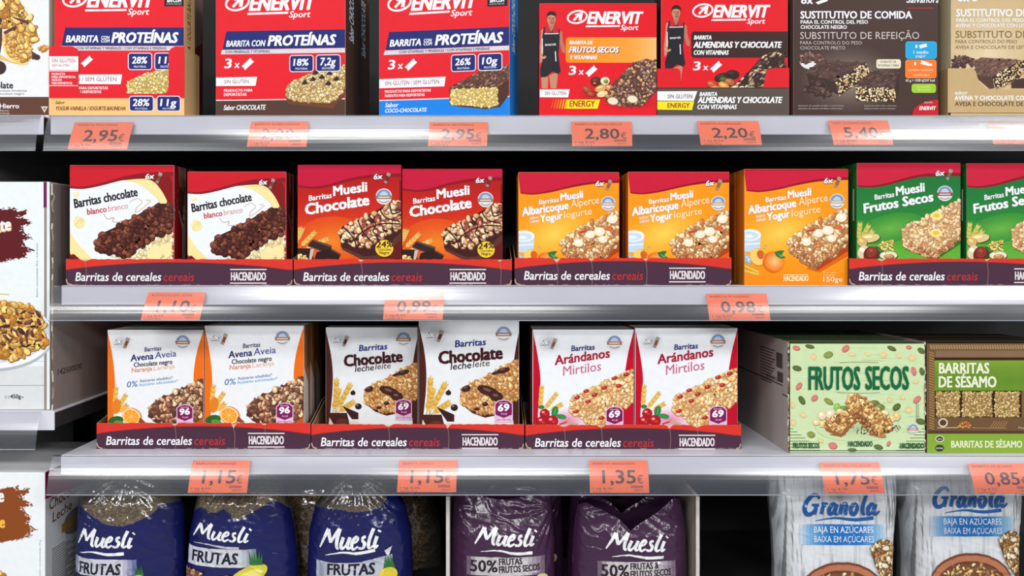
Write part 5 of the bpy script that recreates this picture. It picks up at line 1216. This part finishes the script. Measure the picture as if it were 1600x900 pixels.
GR = [[(.66, .82, .9), (.56, 1.0, 1.1), (.36, .98, 1.2), (.14, .66, 1.4), (.06, .3, 1.5), (.18, .02, 1.4), (.4, .06, 1.2), (.52, .26, 1.1), (.54, .48, 1.1)], [(.36, .5, .8), (.66, .5, 1.0)], [(.54, .4, 1.2), (.5, .0, 1.2)],
      [(.76, .52, .8), (.84, .56, 1.1), (.78, .02, 1.2)], [(.82, .3, .8), (.92, .54, 1.1), (1.02, .5, 1.2)], [(1.36, .5, .9), (1.24, .56, 1.1), (1.1, .3, 1.3), (1.12, .04, 1.2), (1.26, .1, .9), (1.38, .54, .9)], [(1.4, .56, 1.2), (1.34, .12, 1.2), (1.44, .02, .9), (1.52, .12, .6)],
      [(1.6, .56, 1.2), (1.55, .02, 1.2)], [(1.57, .24, .8), (1.7, .54, 1.1), (1.8, .5, 1.2), (1.76, .12, 1.2), (1.84, .02, .9)], [(2.1, .56, 1.1), (1.98, .34, 1.3), (2.02, .06, 1.2), (2.14, .04, 1.2), (2.24, .3, 1.2), (2.2, .52, 1.1), (2.1, .56, 1.1)],
      [(2.62, 1.05, .9), (2.48, .5, 1.2), (2.48, .1, 1.1), (2.58, .02, .7)], [(2.94, .5, .9), (2.84, .56, 1.1), (2.7, .3, 1.3), (2.72, .04, 1.2), (2.86, .1, .9), (2.98, .54, .9)], [(3.0, .56, 1.2), (2.94, .12, 1.2), (3.04, .02, .9), (3.18, .2, .6)]]
def script(a, S_, x, y, w, h, col, ang=0, lw=.15, sh=.22):
    W_ = 2.86 if S_ is MU else 3.18; c, q = math.cos(math.radians(ang)), math.sin(math.radians(ang))
    for st in S_:
        P = []
        for (px, py, ww) in st:
            X = px / W_ * w + py * h * sh * .6; Y = py * h; P.append((x + X * c + Y * q, y - Y * c + X * q, ww * h * lw))
        a.L([(p[0], p[1], p[2]) for p in P], 1.0, col, f=.3)
def swoosh(a, x0, y0, x1, y1, col, w=4.5, d=2.0):
    a.L([(x0, y0 + 2, .2), ((x0 * 2 + x1) / 3, (2 * y0 + y1) / 3 - d, .6), ((x0 + 2 * x1) / 3, (y0 + 2 * y1) / 3 + d * .4, 1), (x1, y1 - 1, 1.1)], w, col)

def blue_bag(xc, Yf, bnd, prints, label, seed, fan, wp, ftop=772):
    tp = [(748, .010), (765, .022), (790, .036), (830, .043), (960, .043), (985, .034)]
    B = Bag(xc, Yf, wp, tp, 985, 2.3, .0015, seed, fan)
    root = empty('muesli_bag', B.loc, label, 'bag', 'blue bags of muesli on the bottom shelf')
    rnd = random.Random(seed); pal = [(150, 116, 66), (110, 82, 44), (176, 146, 92), (84, 62, 36), (132, 100, 58), (196, 168, 116)]
    g = B.grid(lambda u: ftop + 10 * abs((u - xc) / 90) ** 2, lambda u: B.y1 - .6, lambda p, i, j: rnd.choice(pal), 84, 90, back=(110, 84, 50), scale=.95, rnd=rnd)
    g.build('muesli_filling', M_grain, root)
    lb = lambda u: interp(bnd, u)
    g = B.grid(lb, lambda u: B.y1 - .4, lambda p, i, j: (24, 29, 88), 90, 90, back=(24, 29, 80)); lab_o = g.build('blue_label', M_foil, root, smooth=True)
    g = B.grid(lambda u: 748, lambda u: lb(u) + 1.0, lambda p, i, j: (200, 200, 200), 90, 30, back=(200, 200, 200)); g.build('clear_bag_top', M_film, root, smooth=True)
    a = Art(B.pt, (xc - 84, 750, xc + 84, 984), (0, 0), 1.0, cell=2.5, h0=.0007, step=.00005)
    prints(a); a.build(lab_o, M_foil)
    return root
def pr1(a):
    a.on('brand_lettering'); script(a, MU, 114, 854, 92, 25, WHITE, 1, .17, .3); swoosh(a, 119, 865, 194, 866, WHITE)
    a.on('silver_band'); a.GH(100, 874, 214, 901, [(0, (60, 66, 130)), (.12, (196, 200, 210)), (.8, (206, 208, 216)), (1, (90, 96, 150))], 16)
    a.on('flavour_lettering'); a.T('FRUTAS', 118, 898, 70, 17, (24, 26, 50), 0, .08, .025)
    a.on('fruit_picture')
    for i in range(6): a.P([(212 + i * 2, 902), (209 + i * 2.6, 880 + (i % 2) * 5), (215 + i * 2, 902)], (50, 110, 60))
    a.E(216, 908, 12, 10, (220, 200, 60)); a.glow(150, 925, 60, 20, (220, 190, 110), (30, 38, 112))
def pr2(a):
    a.on('brand_lettering'); script(a, MU, 296, 842, 92, 22, WHITE, 3, .17, .3); swoosh(a, 297, 850, 374, 857, (190, 190, 205), 3.4, 1)
    a.on('silver_band'); a.GH(286, 858, 400, 886, [(0, (206, 210, 220)), (.8, (200, 204, 212)), (1, (110, 130, 140))], 16)
    a.on('flavour_lettering'); a.T('FRUTAS', 295, 880, 76, 17, (24, 26, 50), -1, .08, .025)
    a.on('fruit_picture')
    a.E(386, 902, 34, 15, (216, 206, 70), -28); a.E(384, 905, 28, 10, (236, 226, 120), -28)
    for i in range(6): a.P([(390 + i * 3, 882), (389 + i * 4, 860 + (i % 2) * 5), (395 + i * 3, 884)], (46, 112, 56))
    a.bits([(274, 898), (290, 893), (312, 895), (318, 910), (274, 915)], 30, [(200, 150, 110), (150, 90, 60), (226, 190, 150)], 4, 301, (80, 50, 40), (120, 80, 60)); a.bits([(322, 905), (360, 900), (372, 925), (325, 925)], 20, [(236, 226, 200), (206, 180, 140)], 5, 302, (150, 120, 80), (220, 210, 190))
def pr3(a):
    a.on('brand_lettering'); script(a, MU, 498, 858, 92, 30, WHITE, -1, .15, .3); swoosh(a, 507, 867, 586, 861, WHITE)
    a.on('silver_band'); a.P([(492, 878), (520, 880), (560, 878), (612, 868), (612, 905), (492, 905)], (176, 180, 196)); a.GH(497, 880, 600, 902, [(0, (140, 146, 170)), (.3, (206, 208, 214)), (1, (180, 186, 200))], 12)
    a.on('flavour_lettering'); a.T('FRUTAS', 511, 899, 74, 17, (24, 26, 50), 2, .08, .025)
    a.on('fruit_picture')
    for i in range(6): a.P([(598 + i * 3, 893), (602 + i * 1.6, 866 + (i % 2) * 5), (603 + i * 3, 895)], (46, 112, 56))
    a.E(606, 900, 14, 12, (226, 206, 60)); a.P([(600, 862), (612, 855), (606, 872)], (210, 215, 220))
WP = lambda *q: [(748, q[0]), (765, q[1]), (785, q[2]), (800, q[3]), (840, q[4]), (900, q[5]), (985, q[5])]
bb1 = blue_bag(186, .02, [(99, 792), (110, 794), (140, 810), (165, 820), (190, 823), (215, 815), (235, 806), (250, 792), (273, 794)], pr1, 'blue muesli bag with gathered clear top, leftmost on the bottom shelf', 1, (182, 752, 16, .004, 110), WP(50, 56, 76, 84, 86, 88), 789)
bb2 = blue_bag(366, .02, [(278, 812), (300, 797), (320, 803), (332, 803), (345, 796), (358, 804), (370, 814), (382, 808), (400, 800), (430, 787), (440, 790), (455, 812)], pr2, 'blue muesli bag with notched label edge and yellow fruit, middle of the three blue bags', 2, (350, 760, 9, .002, 90), WP(40, 62, 72, 76, 84, 90))
bb3 = blue_bag(556, .02, [(472, 800), (490, 798), (520, 798), (545, 801), (575, 800), (600, 796), (622, 780), (640, 786)], pr3, 'blue muesli bag with long creases fanning from its tied neck, rightmost of the blue bags', 3, (548, 745, 17, .0045, 120), WP(24, 46, 62, 72, 82, 85), 794)

def clear_bag(xc, Yf, label, seed):
    B = Bag(xc, Yf, WP(40, 62, 74, 80, 84, 86), [(748, .012), (765, .024), (790, .036), (960, .042), (985, .034)], 985, 2.2, .002, seed)
    root = empty('muesli_bag', B.loc, label, 'bag', 'clear bags of muesli at the back'); rnd = random.Random(seed)
    pal = [(150, 116, 66), (110, 82, 44), (176, 146, 92), (84, 62, 36), (132, 100, 58)]
    B.grid(lambda u: 772, lambda u: B.y1 - .6, lambda p, i, j: rnd.choice(pal), 70, 80, back=(110, 84, 50), scale=.95, rnd=rnd).build('muesli_filling', M_grain, root)
    B.grid(lambda u: 752, lambda u: B.y1 - .4, lambda p, i, j: (200, 200, 200), 60, 60, back=(200, 200, 200)).build('clear_bag_film', M_film, root, smooth=True)
clear_bag(468, .115, 'clear bag of brown muesli behind and between the second and third blue bags', 11)
clear_bag(604, .215, 'clear bag of brown muesli far behind the rightmost blue bag', 12)

def foil_bag(name, xc, Yf, wp, tp, top, colf, prints, label, group, seed, p=2.6, amp=.0016, fan=None, back=(60, 36, 60), bodyname='bag_body', clipx=90, mat=None):
    B = Bag(xc, Yf, wp, tp, 985, p, amp, seed, fan)
    root = empty(name, B.loc, label, 'bag', group)
    g = B.grid(top, lambda u: B.y1 - .4, colf, 100, 110, back=back)
    a = Art(B.pt, (xc - clipx, 740, xc + clipx, 984), (0, 0), 1.0, cell=2.5, h0=.0007, step=.00005)
    g.build(bodyname, mat or M_foil, root, smooth=True)
    a.B = B; prints(a); a.build(root, mat or M_foil)
    return root
def pur_print(ox, oy, ang, lines):
    def f(a):
        a.on('brand_lettering'); script(a, MU, ox, oy, 92, 25, WHITE, ang, .17, .3); swoosh(a, ox + 9, oy + 10, ox + 90, oy + 15, WHITE, 4.2)
        a.on('silver_band'); a.GH(ox - 13, oy + 20, ox + 110, oy + 49, [(0, (90, 66, 92)), (.12, (196, 190, 194)), (.75, (206, 202, 204)), (1, (110, 88, 112))], 18)
        a.on('flavour_lettering'); a.T('50%', ox - 7, oy + 43, 42, 18, (36, 26, 36), 0, 0, .02)
        a.T(lines[0], ox + 38, oy + 32, lines[2], 10, (50, 36, 50), 2, 0, .02); a.T(lines[1], ox + 38, oy + 44, 64, 10, (50, 36, 50), 2, 0, .02)
        a.on('fruit_picture'); a.E(ox + 50, oy + 60, 24, 9, (236, 224, 180)); a.E(ox + 105, oy + 56, 10, 8, (226, 210, 150)); a.E(ox + 70, oy + 75, 30, 14, (150, 40, 50))
    return f
def purc(v0):
    def f(p, i, j):
        n = noise.noise(Vector((p[0] * 30, p[2] * 30, 5)))
        return (66, 38, 68)
    return f
tpp = [(770, .008), (785, .014), (806, .026), (840, .036), (985, .036)]
GP = 'purple foil bags of muesli in the card tray'
pb1 = foil_bag('muesli_bag', 786, .02, [(775, 76), (800, 79), (840, 82), (985, 86)], tpp, lambda u: 783 + 4 * math.sin(u * .05) + (u - 786) * .02, purc(0), pur_print(742, 850, 2, ('FRUTAS', 'FRUTOS SECOS', 36)),
               'purple muesli bag with folded flat top, left one in the card tray', GP, 21, fan=(870, 800, 8, .003, 120))
pb2 = foil_bag('muesli_bag', 990, .02, [(775, 76), (800, 84), (840, 90), (985, 95)], tpp, lambda u: interp([(895, 800), (911, 793), (940, 801), (966, 812), (985, 829), (1010, 815), (1040, 800), (1068, 786), (1088, 792)], u), purc(0), pur_print(947, 857, 3, ('FRUTAS &', 'FRUTOS SECOS', 44)),
               'purple muesli bag with slumped dipping top, right one in the card tray', GP, 22, fan=(985, 790, 8, .003, 100))
for r, dx, lab in ((pb1, .02, 'purple muesli bag behind the left one, mostly hidden in the dark'), (pb2, 0.0, 'purple muesli bag behind the slumped one, part of its white lettering showing above it')):
    follow(r, .078, lab, GP, None, dx=dx)
# card tray that holds the purple bags
def purple_tray():
    Y0 = .016; k = kf(Y0); y1 = py_at(Z4, Y0); xa, xb = 697.0, 1093.0; xc = (xa + xb) / 2; w = (xb - xa) * k / 2
    root = empty('display_tray', Vector(((xc - CX) * k, Y0, Z4)), 'white-edged card tray whose tall sides rise beside the purple bags', 'tray', 'display trays')
    for sg in (-1, 1):
        g = Geo(); n = 30; th = .005; pr = []
        for i in range(n + 1):
            v = y1 + (776 - y1) * i / n; bend = 5.5 * math.sin(math.pi * min(1, max(0, (v - 776) / 210))) * (1 if sg > 0 else 0) ; z = (y1 - v) * k
            pr.append((z, (-bend * .0 if sg > 0 else 6 * (v < 990) * ((v - 776) / 209)) * k, noise.noise(Vector((v * .4, sg, 0))) * .0008))
        for i in range(n):
            (za, sa, na), (zb, sb, nb) = pr[i], pr[i + 1]
            xo0, xo1 = sg * w - sg * 0 + (sa if sg < 0 else 0) * 0, sg * w
            A = [(sg * w, na, za), (sg * (w - th), na, za), (sg * (w - th), nb, zb), (sg * w, nb, zb)]
            g.face(A if sg < 0 else A[::-1], (206, 200, 196))
            o1 = [(sg * w, na, za), (sg * w, nb, zb), (sg * w, .26, zb), (sg * w, .26, za)]; g.face(o1 if sg < 0 else o1[::-1], (60, 50, 52))
            i1 = [(sg * (w - th), na, za), (sg * (w - th), nb, zb), (sg * (w - th), .26, zb), (sg * (w - th), .26, za)]; g.face(i1[::-1] if sg < 0 else i1, (150, 140, 134))
        H = pr[-1][0]; t_ = [(sg * w, 0, H), (sg * (w - th), 0, H), (sg * (w - th), .26, H), (sg * w, .26, H)]; g.face(t_ if sg < 0 else t_[::-1], (190, 182, 176))
        g.build('side_panel', M_matte, root)
    g = Geo(); g.box(-w + .005, w - .005, 0, .26, 0, .0005, (150, 130, 106), b=.0001); g.build('base_panel', M_matte, root)
purple_tray()

# granola bags (flat front with side gusset)
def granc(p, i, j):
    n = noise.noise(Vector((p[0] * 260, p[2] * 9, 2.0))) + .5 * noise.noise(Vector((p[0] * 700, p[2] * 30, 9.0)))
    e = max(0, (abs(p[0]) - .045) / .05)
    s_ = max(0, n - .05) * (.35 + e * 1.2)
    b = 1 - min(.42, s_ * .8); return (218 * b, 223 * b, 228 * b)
def gran_print(a):
    BL = (30, 92, 168)
    a.on('blue_band'); a.GH(1250, 820, 1386, 852, [(0, (206, 216, 228)), (.12, (120, 170, 214)), (.35, (24, 110, 190)), (.7, (30, 116, 196)), (.92, (150, 190, 222)), (1, (210, 218, 228))], 26)
    a.on('brand_lettering'); script(a, GR, 1255, 805, 120, 29, BL, 0, .17, .2); swoosh(a, 1275, 813, 1366, 811, BL, 5)
    a.on('claims_lettering'); a.T('BAJA EN AZÚCARES', 1273, 833, 92, 9.5, WHITE, 0, 0, .0); a.T('BAIXA EM AÇÚCARES', 1273, 847.5, 93, 9.5, (226, 236, 246), 0, 0, .0)
    a.on('bowl_picture')
    a.E(1316, 925, 66, 47, (120, 66, 44)); a.E(1316, 926, 64, 44, (186, 118, 84)); a.E(1316, 930, 57, 39, (110, 62, 44)); 
    bowl = [(1316 + 54 * math.cos(i * .314), 934 + 38 * math.sin(i * .314)) for i in range(20)]
    pal = [(206, 166, 104), (230, 200, 140), (150, 100, 60), (240, 226, 180), (180, 130, 76)]
    a.bits(bowl, 130, pal, 4.6, 401, (80, 46, 30), (120, 76, 46), asp=(.4, .8))
    a.on('scoop_picture')
    sc = [(1362, 862), (1366, 850), (1378, 844), (1390, 846), (1401, 858), (1406, 872), (1404, 886), (1396, 905), (1388, 912), (1378, 900), (1368, 882)]
    a.P([((x - 1384) * 1.06 + 1384, (y - 872) * 1.05 + 872) for x, y in sc], (96, 56, 40))
    a.bits(sc, 85, pal, 4.4, 402, (70, 42, 28), (110, 70, 44), asp=(.35, .8))
    for (x, y, r) in ((1385, 857, 0), (1390, 875, 60), (1383, 884, 20)): a.E(x, y, 6, 3.4, (244, 234, 210), r, 12)
    a.P([(1388, 912), (1396, 905), (1404, 984), (1392, 984)], (110, 66, 46))
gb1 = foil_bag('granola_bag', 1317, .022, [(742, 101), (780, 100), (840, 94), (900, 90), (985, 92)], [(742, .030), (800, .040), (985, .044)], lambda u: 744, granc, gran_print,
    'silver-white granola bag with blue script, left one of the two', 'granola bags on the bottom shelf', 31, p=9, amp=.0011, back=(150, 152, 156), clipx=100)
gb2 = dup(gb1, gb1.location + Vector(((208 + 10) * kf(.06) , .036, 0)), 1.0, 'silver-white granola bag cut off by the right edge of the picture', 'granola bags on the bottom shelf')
gb1.rotation_euler.z = 0.0

# ------------------------------------------------------------------ shelves, rails, tags
def shelf(x0, x1, z, label, top=None, depth=.42, rail=(None, None), H=.049, lip=.027, raily=(-.004, -.018)):
    xa, xb = (x0 - CX) * S, (x1 - CX) * S; xc = (xa + xb) / 2
    root = empty('shelf', (xc, 0, z), label, 'shelf', 'gondola shelves'); a, b = xa - xc, xb - xc
    W4 = (255, 255, 255)
    g = Geo(); g.box(a, b, 0, depth, -.003, 0, W4, b=.0006); g.build('shelf_panel', top or M_paint, root)
    g = Geo(); g.box(a, b, -.0018, -.0001, -lip, 0, W4, b=.0005); g.build('front_lip', M_paint, root)
    g = Geo(); g.box(a + .001, b - .001, .0005, depth - .002, -lip + .002, -.0032, W4, b=.0006); g.build('underside', M_shade, root)  # dark colour stands for the shade beneath the shelf
    ra, rb = (rail[0] - CX) * S - xc, (rail[1] - CX) * S - xc
    g = Geo(); yt, yb = raily; n = 10; th = .0008
    prof = [(yt + .003, -.0004), (yt + .0006, -.0006)]
    for i in range(n + 1):
        t = i / n; prof.append((yt + (yb - yt) * t - .0022 * math.sin(math.pi * t), -.001 - (H - .001) * t))
    for i in range(len(prof) - 1):
        (ya, za), (yb_, zb) = prof[i], prof[i + 1]
        g.face([(ra, ya, za), (ra, yb_, zb), (rb, yb_, zb), (rb, ya, za)], W4)
        g.face([(ra, ya + th, za), (rb, ya + th, za), (rb, yb_ + th, zb), (ra, yb_ + th, zb)], W4)
    for xx in (ra, rb):
        g.face([(xx, p[0], p[1]) for p in prof] + [(xx, p[0] + th, p[1]) for p in prof[::-1]], W4)
    r = g.build('price_rail', M_rail, root, smooth=False)
    g = Geo(); g.box(ra, rb, yb - .0012, yb + .0012, -H - .0012, -H, W4, b=.0004); g.build('rail_bead', M_bead, r)
    return root, (z, H, yt, yb)
M_bead = clearmat('rail_bead_plastic', .5, (190, 198, 212), .1, ior=1.6)
sh1, R1 = shelf(80, 1900, Z1, 'top shelf of the main bay with clear price rail', rail=(78, 1900), H=.051)
sh2, R2 = shelf(97, 1900, Z2, 'middle shelf of the main bay carrying the purple trays', rail=(86, 1900), H=.0475)
sh3, R3 = shelf(96, 1900, Z3, 'lower shelf of the main bay, white edge in front of purple trays and green cartons', rail=(84, 1900), H=.0498, raily=(-.004, -.02))
shelf(-300, 69, Z1, 'top shelf of the left bay under the chocolate flake box', rail=(-300, 66), H=.051)
shelf(-300, 86, ZLB, 'lower shelf of the left bay under the bowl-of-flakes box', rail=(-300, 66), H=.0497)
shelf(-300, 80, Z4, 'bottom shelf of the left bay', M_shade, rail=(-300, 78)); shelf(90, 1900, Z4, 'bottom shelf of the main bay under the bags', M_shade, rail=(88, 1900))  # tops coloured dark too, so the deep recess reads as shade

def tag(tl, tr, bl, br, yt, yb, price, head, rr, label, barcode=True):
    z, H, ry, rby = rr
    kk = kf(-.011); xc = (tl + br) / 2
    def mf(u, v, h):
        zz = CAMZ + (CY - v) * kk; t = (z - zz) / H
        y = ry + (rby - ry) * t - .0022 * math.sin(math.pi * max(0, min(1, t)))
        return ((u - xc) * kk, y + .0020 - h - Y_, zz - z0)
    z0 = CAMZ + (CY - yb) * kk; Y_ = rby
    root = empty('price_tag', Vector(((xc - CX) * kk, Y_, z0)), label, 'price tag', 'orange price tags in the shelf rails')
    a = Art(mf, (min(tl, bl) - 1, yt - 1, max(tr, br) + 1, yb + 1), (0, 0), 1.0, cell=6.0, h0=0, step=.000012)
    a.on('paper_card'); h_ = yb - yt
    G = Geo(); n = 8
    for i in range(n):
        ta, tb = i / n, (i + 1) / n
        la, ra = tl + (bl - tl) * ta, tr + (br - tr) * ta; lb_, rb_ = tl + (bl - tl) * tb, tr + (br - tr) * tb; va, vb = yt + h_ * ta, yt + h_ * tb
        F = [mf(la, va, 0), mf(lb_, vb, 0), mf(rb_, vb, 0), mf(ra, va, 0)]; G.face(F, (255, 126, 74)); G.face([(p[0], p[1] + .0003, p[2]) for p in F[::-1]], (240, 200, 190))
    a.geo['paper_card'] = G
    ink = (112, 44, 38)
    sk = (tl - bl) / h_
    a.on('price_lettering'); x0 = bl + (tl - bl) * .35
    a.T(price, x0 + (tr - tl) * .22, yt + h_ * .70, (tr - tl) * .56, h_ * .40, (84, 34, 30), 0, sk, .014); a.T('€', x0 + (tr - tl) * .805, yt + h_ * .70, (tr - tl) * .095, h_ * .24, (96, 40, 34), 0, sk, 0)
    a.on('small_print'); a.T(head, tl + 6, yt + 6.2, min(78, len(head) * 3.7), 3.2, ink); a.T('1 kg 8,50', bl + 5, yb - 5, 30, 2.8, ink); a.T('unidad 40 g', bl + 5, yb - 1, 26, 2.0, ink)
    for i in range(12): a.R(br - 28 + i * 1.6, yb - 11, br - 27.2 + i * 1.6, yb - 7, ink)
    a.T('000412', br - 23, yb - 3, 14, 2.0, ink)
    a.build(root, M_matte, 'paper_card')
tag(114, 207, 108.5, 201, 190, 234, '2,95', 'BARRITA PROTEINAS', R1, 'orange 2,95 tag, slanted, at the left end of the top rail')
tag(391, 481, 387, 480, 189, 230, '2,20', 'BARRITA ALMEN.CHOCO', R1, 'orange 2,20 tag below the 18% protein carton')
tag(671, 762, 669, 761, 190, 229, '2,95', 'BARRITA PROTEINAS', R1, 'orange 2,95 tag below the blue-footed protein carton')
tag(893, 988, 893.5, 987, 189, 229, '2,80', 'BARRITA FRUTOS SECOS', R1, 'orange 2,80 tag below the nut bar carton with the runner')
tag(1090, 1187, 1094, 1189, 188, 227, '2,20', 'BARRITA ALMENDRAS', R1, 'orange 2,20 tag below the almond and chocolate tray')
tag(1296, 1390, 1301, 1394, 187, 227, '5,40', 'SUST. COMIDA CHOC', R1, 'orange 5,40 tag below the dark brown meal carton')
tag(1546, 1641, 1550, 1644, 186, 226, '5,40', 'SUST. COMIDA AVENA', R1, 'orange 5,40 tag cut off by the right edge of the picture')
tag(230, 320, 222, 314, 457, 500, '1,10', 'B.CHOCOLATE LECHE', R2, 'orange 1,10 tag on the middle rail')
tag(602, 694, 599, 692, 458, 499, '0,99', 'BARRITA MUESLI CHOC', R2, 'orange 0,99 tag on the middle rail, washed out by glare')
tag(1104, 1199, 1107, 1202, 459, 500, '0,98', 'BARRITA M.ALBARIC', R2, 'orange 0,98 tag on the middle rail')
tag(299, 390, 296, 388, 721, 768, '1,15', 'BARR.CHOC NARANJA', R3, 'orange 1,15 tag below the oat and orange cartons')
tag(623, 714, 621, 713, 721, 767, '1,15', 'BARRITA CHOCO', R3, 'orange 1,15 tag below the chocolate milk cartons')
tag(921, 1013, 921, 1013, 721, 768, '1,35', 'BARRITAS ARANDANOS', R3, 'orange 1,35 tag below the cranberry cartons')
tag(1283, 1376, 1286, 1379, 724, 769, '1,75', 'BARRITA FRUTOS SECOS', R3, 'orange 1,75 tag below the green nut bar cartons')
tag(1515, 1610, 1519, 1613, 725, 769, '0,85', 'BARRITA DE SESAMO', R3, 'orange 0,85 tag below the sesame bar cartons')

# ------------------------------------------------------------------ structure
def struct(name, mat, x0, x1, y0, y1, z0, z1):
    g = Geo(); g.box(x0, x1, y0, y1, z0, z1, (255, 255, 255), b=.0005); o = g.build(name, mat); o['kind'] = 'structure'; return o
struct('wall_back', M_back, -1.3, 1.3, .43, .46, 0, 2.1)
struct('floor', M_floor, -5, 5, -5, .6, -.05, 0)
struct('trim_1', M_back, (80.5 - CX) * S * 1.3 - .012, (80.5 - CX) * S * 1.3 + .012, .40, .4295, 0, 2.1)

# ------------------------------------------------------------------ light
def area(name, loc, size, power, target, col=(1, 1, 1)):
    l = bpy.data.lights.new(name, 'AREA'); l.shape = 'RECTANGLE'; l.size, l.size_y = size; l.energy = power; l.color = col
    o = bpy.data.objects.new(name, l); COL.objects.link(o); o.location = loc
    d = Vector(target) - Vector(loc); o.rotation_euler = d.to_track_quat('-Z', 'Y').to_euler()
    return o
for x in (-2.85, -.55, 1.95, 4.3):  # far-right lamp is added to brighten right-facing carton sides
    area('ceiling_and_fill_lamp', (x, -1.75, 2.78), (.8, .5), 25, (x, -1.35, 0), (1, .99, .98))
for x in (-4.4, -2.2, 0, 2.2, 4.4):  # unseen back row, added as fill light
    area('ceiling_and_fill_lamp', (x, -3.8, 2.78), (1.1, .5), 40, (x, -2.5, 0), (1, .99, .98))
w = bpy.data.worlds.new('store'); w.use_nodes = True; scn.world = w
bg = w.node_tree.nodes['Background']; bg.inputs[0].default_value = (.95, .97, 1, 1); bg.inputs[1].default_value = .28

cam = bpy.data.cameras.new('camera'); co = bpy.data.objects.new('camera', cam); COL.objects.link(co)
co.location = (0, -D, CAMZ); co.rotation_euler = (math.pi / 2, 0, 0)
cam.sensor_width = 36; cam.lens = 36 * (D / S) / 1600
cam.shift_x = (800 - CX) / 1600; cam.shift_y = -(450 - CY) / 1600
cam.clip_start = .05
scn.camera = co
vs = scn.view_settings; vs.view_transform = 'Standard'; vs.look = 'None'; vs.gamma = 1; vs.use_curve_mapping = False; vs.exposure = 0.0
scn.cycles.transparent_max_bounces = 24; scn.cycles.max_bounces = 8
